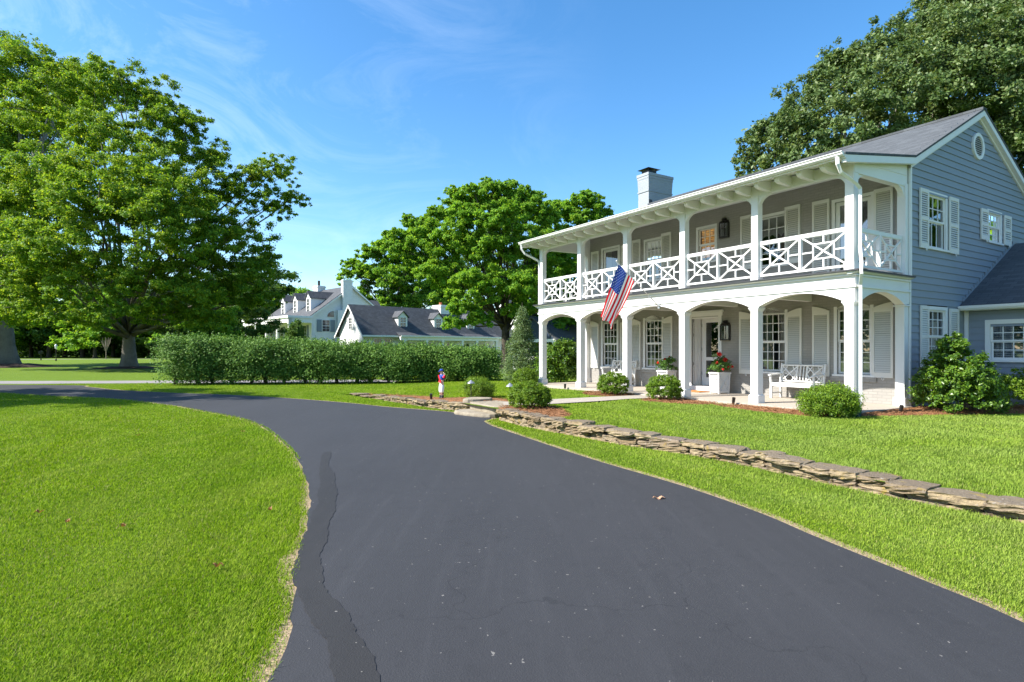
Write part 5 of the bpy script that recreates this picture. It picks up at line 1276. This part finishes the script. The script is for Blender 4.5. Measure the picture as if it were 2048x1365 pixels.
def far_window(parent, loc_, rz, w, z0, z1, cols, rows, shut=None, mat=None, arch=0):
    f = MB(); h = w/2; c = .07
    f.box(-h-c, -h, -.06, .0, z0-c, z1+c); f.box(h, h+c, -.06, .0, z0-c, z1+c); f.box(-h, h, -.06, 0, z1, z1+c); f.box(-h, h, -.06, 0, z0-c, z0)
    if arch: f.prism([(h*cos(pi*k/8), z1+c+arch*sin(pi*k/8)) for k in range(9)], -.06, 0)
    m = (z0+z1)/2; f.box(-h, h, -.05, 0, m-.03, m+.03)
    for i in range(1, cols): f.box(-h+w*i/cols-.015, -h+w*i/cols+.015, -.045, 0, z0, z1)
    for j in range(1, rows*2):
        if j != rows: z = z0+(z1-z0)*j/(rows*2); f.box(-h, h, -.045, 0, z-.013, z+.013)
    o = place(f.build('window', M['farwhite'], parent), loc_, rz)
    g = MB(); g.add([(-h, -.022, z0), (h, -.022, z0), (h, -.022, z1), (-h, -.022, z1)], [(0, 1, 2, 3)]); g.build('pane', M['farglass'], o)
    if shut:
        for s_ in (-1, 1):
            a = MB(); x0, x1 = sorted((s_*(h+c+.02), s_*(h+c+.02+shut))); a.box(x0, x1, -.07, -.01, z0-.05, z1+.05)
            n = int((z1-z0)/.12)
            for i in range(n): a.box(x0+.05, x1-.05, -.082, -.07, z0+.05+(z1-z0-.1)*i/n, z0+.05+(z1-z0-.1)*(i+.6)/n)
            a.build('shutter', mat or M['greyblue'], o)
    return o
def fg():
    t = NT('far_glass'); return t.done(t.principled((.022, .026, .03), .06, None, .8))
M['farglass'] = fg()
def dormer(parent, x, y, rz, w, zb, zt, rise, depth, win):
    """front at local (x,y), facing -y before rotation rz"""
    d = MB(); h = w/2
    d.prism([(-h, zb), (h, zb), (h, zt), (0, zt+rise), (-h, zt)], 0, depth)
    o = place(d.build('dormer', M['farwhite'], parent), (x, y, 0), rz)
    r = MB()
    for s_ in (-1, 1):
        e = h+.16; ez = zt-.16*rise/h
        r.prism([(s_*e, ez+.02), (0, zt+rise+.02), (0, zt+rise+.10), (s_*e, ez+.10)], -.18, depth)
    r.build('dormer_roof', M['farroof2'], o)
    far_window(o, (0, -.005, 0), 0, *win); return o
gable_box(na, -15, 0, 0, 10.56, 5.85, 9.75, 'x', M['farbrick'], M['farroof2'])
for x in (-2.6, -6.6, -10.6): dormer(na, x, .75, 0, 1.30, 6.1, 8.25, .75, 4.4, (.72, 6.35, 8.05, 2, 2))
c = MB(); c.box(.0, .55, 3.9, 5.2, 0, 10.5); c.box(-.04, .59, 3.86, 5.24, 10.3, 10.45); c.box(-.1, .54, 3.2, 5.9, 0, 6.6); c.build('chimney', M['farbrick'], na)
c = MB(); c.box(-9.6, -8.2, 4.6, 5.7, 8.5, 10.5); c.box(-9.68, -8.12, 4.52, 5.78, 10.2, 10.4); ch = c.build('chimney', M['farbrick'], na)
c = MB(); c.lathe([(.16, 0), (.16, .75)], (-8.9, 5.1, 10.5), 10); c.build('flue', M['black'], ch)
far_window(na, (.0, 1.85, 0), pi/2, .95, 3.9, 5.3, 2, 2, .62)
far_window(na, (.0, 1.85, 0), pi/2, .95, .9, 2.5, 2, 2, .62)
c = MB(); c.prism([(2.9, 5.75)]+[(2.9+.85*cos(pi-pi/2*k/6)+.0, 5.75+.75*sin(pi/2*k/6)) for k in range(7)]+[(2.9, 6.5)], .005, .06, 'x'); c.build('quarter_window', M['farglass'], na)
c = MB(); c.box(-15.3, .35, -3.1, .0, 5.45, 5.72); c.box(-15.2, .2, -2.95, -2.55, 4.9, 5.45); c.box(-.2, .2, -2.95, -.05, 4.9, 5.45); c.build('porch_roof', M['farwhite'], na)
for x in (-.05, -3.6, -7.2, -10.8, -14.4):
    c = MB(); c.lathe([(.26, 0), (.26, .25), (.19, .3), (.165, 4.6), (.23, 4.75), (.23, 4.9)], (x, -2.75, 0), 14); c.build('porch_column', M['farwhite'], na, smooth=False)
for x in (-1.9, -5.3, -9, -12.6): far_window(na, (x, -.01, 0), 0, .9, 3.0, 4.6, 2, 2, .5); 
for x in (-1.9, -5.3, -12.6): far_window(na, (x, -.01, 0), 0, .9, .6, 2.4, 2, 2, .5)
c = MB(); c.box(-15.2, .2, -3.0, 0, 0, .2); c.build('porch_floor', M['walk'], na)
# rear dormer edge seen past the gable
dormer(na, -1.6, 9.9, pi, 1.4, 6.0, 7.6, .6, 3.5, (.7, 6.3, 7.4, 2, 2))

nb = tag(empty('white_garage_wing', (-19.03, 74.8, -.493), NROT), 'long low white house with charcoal roof, three dormers and a shaded porch behind the hedge', 'house'); nb.scale = (1.29,)*3
gable_box(nb, -4.85, 0, 0, 20.5, 3.55, 6.12, 'y', M['farbrick'], M['farroof'], over=.55)
for y in (4.87, 9.45, 14.05): dormer(nb, -.38, y, pi/2, 1.12, 3.72, 5.12, .52, 2.6, (.66, 3.95, 5.0, 2, 2))
c = MB(); c.box(-3.6, -1.9, 10.9, 12.1, 4.5, 6.75); c.box(-3.66, -1.84, 10.84, 12.16, 6.45, 6.6); ch = c.build('chimney', M['farbrick'], nb)
c = MB(); c.lathe([(.2, 0), (.17, .3), (.2, .34)], (-2.75, 11.5, 6.75), 10); c.build('chimney_pot', M['terracotta'], ch)
far_window(nb, (-2.43, -.005, 0), 0, .62, 3.75, 4.85, 2, 2, .3, M['farwhite'], arch=.32)
far_window(nb, (-1.1, -.005, 0), 0, .6, 1.1, 2.3, 2, 2, .3, M['greyblue'])
for y in (1.65, 2.85): far_window(nb, (.005, y, 0), pi/2, .85, .9, 2.75, 3, 2)
# porch along the long side
c = MB(); c.prism([(-.1, 3.42), (1.15, 2.98), (1.15, 3.10), (-.1, 3.56)], 3.7, 17.3, 'y'); c.build('porch_roof', M['farroof'], nb)
c = MB(); c.box(.72, 1.0, 3.75, 17.2, 2.62, 2.97); c.box(.05, .72, 3.75, 17.2, 2.9, 2.97); c.box(1.12, 1.2, 3.7, 17.3, 2.96, 3.1); c.build('porch_beam', M['farwhite'], nb)
for y in (4.3, 7.0, 9.1, 11.8, 13.9, 16.9):
    c = MB(); c.box(.74, .98, y-.12, y+.12, 0, 2.62); c.box(.70, 1.02, y-.16, y+.16, 2.46, 2.6); c.build('porch_column', M['farwhite'], nb)
for y in (5.6, 7.7, 10.3, 13.0, 15.4): far_window(nb, (.005, y, 0), pi/2, 1.0, .2, 2.35, 2, 2)
# bigger block at its right end
gable_box(nb, -7.0, 4.0, 20.6, 29, 3.2, 7.7, 'y', M['farwhite'], M['farroof'], over=.4, names=('wall', 'roof'))

nc = tag(empty('garden_pavilion', (1.75, 47, 0), R(-38)), 'small pavilion with dark gable and white posts seen through the far left porch bay', 'pavilion')
w = MB(); w.prism([(-2.1, 2.5), (2.1, 2.5), (0, 4.1)], -.03, .1); w.build('gable', M['navy'], nc)
r = MB()
for s_ in (-1, 1): r.prism([(s_*2.5, 2.28), (0, 4.16), (0, 4.32), (s_*2.5, 2.44)], -.35, 5)
r.build('roof', M['farroof'], nc)
w = MB(); w.box(-2.15, 2.15, -.1, .12, 2.25, 2.5); w.box(-2.15, -1.9, .12, 5, 2.25, 2.5); w.box(1.9, 2.15, .12, 5, 2.25, 2.5); w.build('beam', M['farwhite'], nc)
w = MB(); w.box(-2.1, 2.1, 3.5, 3.6, 0, 2.5); w.build('wall', M['farwhite'], nc)
for x in (-1.95, 1.95):
    for y in (.0, 4.8): w = MB(); w.box(x-.13, x+.13, y-.1, y+.16, 0, 2.25); w.build('post', M['farwhite'], nc)
x, y = (-24.6-.728*3.6-.685*2.2, 72-.685*3.6+.728*2.2)
make_shrub('yew_tree', 'dark upright evergreen beside the tall porch of the white house', 'tree', (-33.0, 89.3, 0), [(0, 0, 2.8, 1.3, 1.3, 2.7), (.2, 0, 4.4, .9, .9, 1.6)], 6000, .30, M['leafD'], None, 61, clump=(.2, .3))

# ------------------------------------------------------------------ small things on the grounds
# statue of a jockey
st = tag(empty('jockey_statue', (-2.14, 17.85, gz(-2.14, 17.85)), R(-62)), 'painted jockey statue in blue cap, red and blue silks, white breeches, one arm raised', 'statue')
def skin_mesh(name, verts, edges, radii, parent, mat, sub=2):
    me = bpy.data.meshes.new(name); me.from_pydata(verts, edges, []); o = link(name, me)
    m = o.modifiers.new('skin', 'SKIN'); m.use_smooth_shade = True
    for i, r_ in enumerate(radii): me.skin_vertices[0].data[i].radius = (r_, r_) if not hasattr(r_, '__len__') else r_
    me.skin_vertices[0].data[0].use_root = True
    s_ = o.modifiers.new('sub', 'SUBSURF'); s_.levels = sub; s_.render_levels = sub
    dg = bpy.context.evaluated_depsgraph_get(); ev = bpy.data.meshes.new_from_object(o.evaluated_get(dg)); ev.name = name
    o.modifiers.clear(); o.data = ev; bpy.data.meshes.remove(me)
    ev.materials.clear(); ev.materials.append(mat); ev.polygons.foreach_set('use_smooth', [True]*len(ev.polygons)); o.parent = parent; return o
M['skinpaint'] = paint('skin_paint', (.62, .40, .30), .5, .05); M['brownboot'] = paint('brown_leather', (.13, .042, .013), .45, .1)
# axes: figure faces -y; x to its left hand side is -x
V = [(0,0,.47),(0,.0,.56),(0,.005,.66),(0,0,.73),(0,-.01,.775),(0,-.014,.83),(0,-.012,.875),
     (-.05,0,.44),(-.055,-.015,.26),(-.06,.0,.07),(-.062,-.05,.03),(.05,0,.44),(.058,-.01,.26),(.066,.01,.07),(.07,-.04,.03),
     (-.105,0,.70),(-.135,.02,.58),(-.11,-.05,.50),(.105,0,.705),(.165,.015,.655),(.155,.03,.755),(.15,.025,.80)]
E_ = [(0,1),(1,2),(2,3),(3,4),(4,5),(5,6),(0,7),(7,8),(8,9),(9,10),(0,11),(11,12),(12,13),(13,14),(3,15),(15,16),(16,17),(3,18),(18,19),(19,20),(20,21)]
Rr = [(.085,.06),(.072,.052),(.085,.058),(.055,.042),.028,(.048,.055),(.04,.045),.056,.042,.03,.026,.056,.042,.03,.026,.034,.028,.022,.034,.028,.02,.022]
skin_mesh('body', V, E_, Rr, st, M['skinpaint'])
skin_mesh('silks', [V[1], V[2], V[3], (0,-.004,.755), V[15], V[16], (-.115,-.035,.52), V[18], V[19], (.157,.027,.735)], [(0,1),(1,2),(2,3),(2,4),(4,5),(5,6),(2,7),(7,8),(8,9)], [(.088,.066),(.098,.07),(.066,.052),.036,.042,.036,.03,.042,.037,.028], st, M['blue'])
b = MB(); b.bar((-.09, -.068, .735), (.085, -.062, .51), .045, .022, (0, 1, 0)); b.build('sash', M['red'], st)
for s_ in ([(-.105,0,.70),(-.138,.02,.58),(-.112,-.045,.505)], [(.105,0,.705),(.167,.015,.655),(.156,.029,.745)]): skin_mesh('sleeve', s_, [(0,1),(1,2)], [.047,.042,.032], st, M['red'])
skin_mesh('breeches', [V[0], (0,0,.53), V[7], V[8], (-.058,-.008,.20), V[11], V[12], (.06,-.005,.20)], [(0,1),(0,2),(2,3),(3,4),(0,5),(5,6),(6,7)], [(.096,.07),(.085,.06),.070,.060,.050,.070,.060,.050], st, M['cloth'])
for s_ in (-1, 1):
    x = .06*s_+.003
    skin_mesh('boot', [(x,.0,.155),(x+.003*s_,.004,.06),(x+.006*s_,-.06,.025)], [(0,1),(1,2)], [.050,.046,.036], st, M['black']); skin_mesh('boot_top', [(x,-.002,.205),(x,0,.15)], [(0,1)], [.056,.054], st, M['brownboot'])
b = MB(); b.lathe([(.058, 0), (.062, .02), (.055, .045), (.035, .062), (.008, .068)], (0, -.008, .862), 14); b.hexa([(-.05,-.06,.862),(.05,-.06,.862),(.05,-.06,.872),(-.05,-.06,.872)], [(-.03,-.108,.852),(.03,-.108,.852),(.03,-.108,.858),(-.03,-.108,.858)]); b.build('cap', M['blue'], st, smooth=True)
b = MB(); b.hexa([(-.009,-.066,.838),(.009,-.066,.838),(.006,-.062,.856),(-.006,-.062,.856)], [(-.008,-.084,.826),(.008,-.084,.826),(.004,-.07,.852),(-.004,-.07,.852)]); b.build('nose', M['skinpaint'], st)
for s_ in (-1, 1): b = MB(); b.lathe([(.001, -.006), (.0065, 0), (.001, .006)], (.019*s_, -.0665, .849), 8); b.build('eye', M['black'], st)
b = MB(); b.bar((-.014, -.066, .808), (.014, -.066, .808), .005, .006); b.build('mouth', M['red'], st)
# raised fist: four curled fingers and a thumb round a ring
for k in range(4): skin_mesh('finger', [(.137+.009*k,.020,.815-.002*k),(.137+.009*k,.001,.822),(.137+.009*k,-.005,.806),(.137+.009*k,.008,.797)], [(0,1),(1,2),(2,3)], [.0055,.005,.0048,.004], st, M['skinpaint'], 1)
skin_mesh('thumb', [(.130,.028,.795),(.125,.010,.803),(.133,-.003,.807)], [(0,1),(1,2)], [.006,.0055,.0045], st, M['skinpaint'], 1)
b = MB(); b.tube([(.152+.022*cos(2*pi*k/14), .003, .785+.022*sin(2*pi*k/14)) for k in range(15)], .003, 6); b.build('ring', M['alu'], st)
b = MB(); b.lathe([(.16, -.03), (.165, .0), (.15, .018)], (0, -.01, 0), 16); b.build('base', M['green'], st)

def path_light(loc_, label, h=.55):
    r_ = tag(empty('path_light', loc_), label, 'path light', 'metal path lights')
    b = MB(); b.tube([(0, 0, -.05), (0, 0, h)], .014, 8); b.build('stem', M['black'], r_)
    b = MB(); b.lathe([(.012, .09), (.03, .075), (.105, .012), (.11, 0), (.02, .02)], (0, 0, h), 16); b.build('shade', M['copperish'], r_); return r_
path_light((-1.17, 16.75, gz(-1.17, 16.75)), 'grey hooded path light in front of the boxwood near the jockey statue', .50)
path_light((-.05, 15.2, gz(-.05, 15.2)), 'grey hooded path light left of the yellowish boxwood by the steps', .48)
def spotlight(loc_, label, rz=0):
    r_ = tag(empty('garden_spotlight', loc_, rz), label, 'spotlight', 'small black ground spotlights')
    b = MB(); b.tube([(0, 0, -.04), (0, 0, .06)], .012, 6); b.build('stake', M['black'], r_)
    b = MB(); b.tube([(0, .02, .05), (0, .0, .10), (0, -.03, .20)], [.032, .038, .042], 10); b.build('lamp_head', M['black'], r_); return r_
for p_, l_ in [(hl(-9.75, -.42, -.08), 'black ground spotlight before the second porch column from the far left'), (hl(-2.75, -.42, -.08), 'black ground spotlight beside the porch column left of the right bench'), (hl(-12.05, -.45, -.1), 'black ground spotlight at the far left porch column'), (hl(.50, .95, -.09), 'black ground spotlight in pine straw left of the glossy shrub'), ((-2.42, 17.55, gz(-2.42, 17.55)), 'black ground spotlight on the wall beside the jockey statue')]:
    spotlight((p_[0], p_[1], gz(p_[0], p_[1])), l_)

lp = tag(empty('lamp_post', foot(112, 84)), 'slim black lamp post with white lantern head far back on the left lawn', 'street lamp')
b = MB(); b.lathe([(.10, 0), (.10, .25), (.05, .3), (.045, 1.75)], (0, 0, 0), 10); b.build('post', M['black'], lp)
b = MB(); b.lathe([(.10, 1.75), (.17, 2.15), (.17, 2.2)], (0, 0, 0), 8); b.build('lantern', M['cloth'], lp)
b = MB(); b.lathe([(.19, 2.2), (.10, 2.32), (.02, 2.42)], (0, 0, 0), 8); b.build('lantern_cap', M['alu'], lp)
mx = tag(empty('mailbox', foot(82, 88), .4), 'dark mailbox on a post at the far left path', 'mailbox')
b = MB(); b.box(-.06, .06, -.06, .06, 0, 1.0); b.build('post', M['black'], mx)
b = MB(); b.prism([(-.22, 1.0), (.22, 1.0), (.22, 1.25)]+[(.22*cos(pi*k/8), 1.25+.18*sin(pi*k/8)) for k in range(1, 8)]+[(-.22, 1.25)], -.55, .35); b.build('box', M['black'], mx)
# parked car behind the hedge
car = tag(empty('parked_car', (-5.3, 32.4, .02), R(6)), 'dark blue car parked behind the hedge, mostly hidden', 'car')
M['carpaint'] = paint('car_paint', (.015, .07, .16), .15, .05, 0, .8); M['tyre'] = paint('tyre_rubber', (.02, .02, .02), .8)
prof_ = [(-2.2,.35),(-2.22,.62),(-2.1,.82),(-1.5,.93),(-1.0,1.32),(-.5,1.43),(.5,1.42),(1.1,1.10),(1.3,.98),(2.0,.86),(2.2,.68),(2.22,.36),(1.75,.30),(1.68,.55),(1.4,.68),(1.1,.55),(1.03,.28),(-1.0,.28),(-1.08,.55),(-1.38,.68),(-1.68,.55),(-1.75,.30)]
b = MB(); b.prism(prof_, -.85, .85); b.build('body', M['carpaint'], car, bevel=.04)
for s_ in (-.862, .852): b = MB(); b.prism([(-1.35,.96),(-.92,1.28),(-.45,1.36),(.45,1.35),(.98,1.06),(1.0,.96)], s_, s_+.01); b.build('side_window', M['farglass'], car)
for x in (-1.38, 1.4):
    for y in (-.78, .78):
        b = MB(); b.tube([(x, y-.1, .33), (x, y+.1, .33)], .33, 20); wh = b.build('wheel', M['tyre'], car); b = MB(); b.tube([(x, y-.107, .33), (x, y+.107, .33)], .2, 14); b.build('rim', M['alu'], wh)
for y in (-.62, .62): b = MB(); b.box(2.16, 2.235, y-.16, y+.16, .62, .74); b.build('headlight', M['glass'], car)
# fallen leaves
def fallen(loc_, s_, rz, label, kind=0):
    n = 8; mb = MB(); up = [(s_*.5*(-1+2*i/n), s_*.22*sin(pi*i/n)**.8, .012+.012*sin(i*1.3)) for i in range(n+1)]; dn = [(x, -y, z+.008*sin(x*90)) for x, y, z in up]
    md = [(x, 0, z-.008) for x, y, z in up]; mb.add(up+md+dn, [(i, i+1, n+2+i, n+1+i) for i in range(n)]+[(n+1+i, n+2+i, 2*n+3+i, 2*n+2+i) for i in range(n)])
    return tag(place(mb.build('fallen_leaf', M['fallen'] if kind == 0 else M['paleleaf'], fix=False), loc_, rz), label, 'leaf', 'fallen leaves')
M['paleleaf'] = leaf_mat('pale_fallen_leaf', [(0, (.42, .22, .13)), (1, (.50, .30, .18))], .15, .7, gain=1)
def gp(px, py): Y = 1.7*1173.3/(py-698.6); return ((px-1024)/1173.3*Y, Y)
x, y = gp(1318, 1000); fallen((x, y, .016), .15, .1, 'single pale brown leaf lying on the dark drive', 1)
LV = [((436,1144),'curled brown leaf on the lawn nearest the drive edge bottom'),((540,1028),'brown leaf in the grass close to the inner drive bend'),((78,1034),'brown leaf far left on the lawn'),((135,1053),'brown leaf on the left lawn right beside another one'),((276,876),'pale leaf on the lawn at middle distance'),((240,819),'small brown leaf near the far edge of the lawn'),((486,868),'small tan leaf on the lawn before the drive bend'),((247,1062),'tan leaf alone in the middle of the lawn')]
for i, ((px, py), l_) in enumerate(LV): x, y = gp(px, py); fallen((x, y, .045), .085, i*1.7, l_)

# ------------------------------------------------------------------ grass
def grass():
    r = np.random.default_rng(99); n = 2100000
    R0, R1, pw_ = 2.4, 36, 1.75; u = r.random(n); e = 2-pw_; rad = (R0**e+(R1**e-R0**e)*u)**(1/e)
    a = r.uniform(R(-54), R(54), n); P = np.stack([rad*np.sin(a), rad*np.cos(a)], 1)
    drive = poly_in(P, DLs+DRs[::-1]); dl, _ = seg_dist(P, DLs); dr_, _ = seg_dist(P, DRs)
    bad = drive & ~((dl < .04) & (P[:, 1] > 9) & (P[:, 1] < 30)); bw = bare_w(P[:, 1]); bad |= (~drive) & (dl < bw) & (r.random(n) < .97-.55*dl/bw); b2 = .085+.03*np.sin(P[:, 1]*2.7)+.02*np.sin(P[:, 1]*7); bad |= (~drive) & (dr_ < b2) & (r.random(n) < .93-.6*dr_/b2)
    for poly in BEDS+[WALK, ROAD, [loc(-12.5, -.36), loc(.14, -.36), loc(.14, 5.4), loc(8, 5.4), loc(8, 13), loc(-12.5, 13)]]: bad |= poly_in(P, poly)
    dw, _ = seg_dist(P, WALL_L); dw2, _ = seg_dist(P, WALL_R); ins = poly_in(P, TERR)
    bad |= (np.minimum(dw, dw2) < .02) | (ins & (np.minimum(dw, dw2) < .33))
    bad |= (P[:, 0] > -1.6) & (P[:, 0] < -.1) & (P[:, 1] > 14.3) & (P[:, 1] < 16.7)
    P = P[~bad]; dl = dl[~bad]; rad = rad[~bad]; n = len(P); Z = ground_z(P)
    sc = np.clip(rad/6, 1, 3.0)
    h = r.uniform(.014, .031, n)*(1+.22*np.sin(P[:, 0]*1.7+P[:, 1]*.9))*np.where(r.random(n) < .05, 1.5, 1)*np.clip(sc, 1, 1.35); w = r.uniform(.0016, .0030, n)*np.clip(sc, 1, 2.4)
    ph = dl/.62+.18*np.sin(P[:, 1]*.7)+.12*np.sin(P[:, 0]*1.3); az = np.where(r.random(n) < .74, r.uniform(0, 2*pi, n), np.where(np.sin(pi*ph) > 0, .5*pi, 1.5*pi)+r.normal(size=n)*1.2); ln = r.uniform(.2, 1.0, n)*h; dx, dy = np.cos(az), np.sin(az); fx, fy = -dy, dx
    V = np.empty((n, 5, 3))
    for k, (t, ww, b) in enumerate(((0, 1, 0), (0, -1, 0), (.55, .8, .3), (.55, -.8, .3))):
        V[:, k, 0] = P[:, 0]+fx*w*ww+dx*ln*b; V[:, k, 1] = P[:, 1]+fy*w*ww+dy*ln*b; V[:, k, 2] = Z+h*t
    V[:, 4, 0] = P[:, 0]+dx*ln; V[:, 4, 1] = P[:, 1]+dy*ln; V[:, 4, 2] = Z+h*.95
    base = np.arange(n)[:, None]*5
    F = np.concatenate([base+np.array((0, 1, 3)), base+np.array((0, 3, 2)), base+np.array((2, 3, 4))])
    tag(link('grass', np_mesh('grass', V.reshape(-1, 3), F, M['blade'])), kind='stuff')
grass()
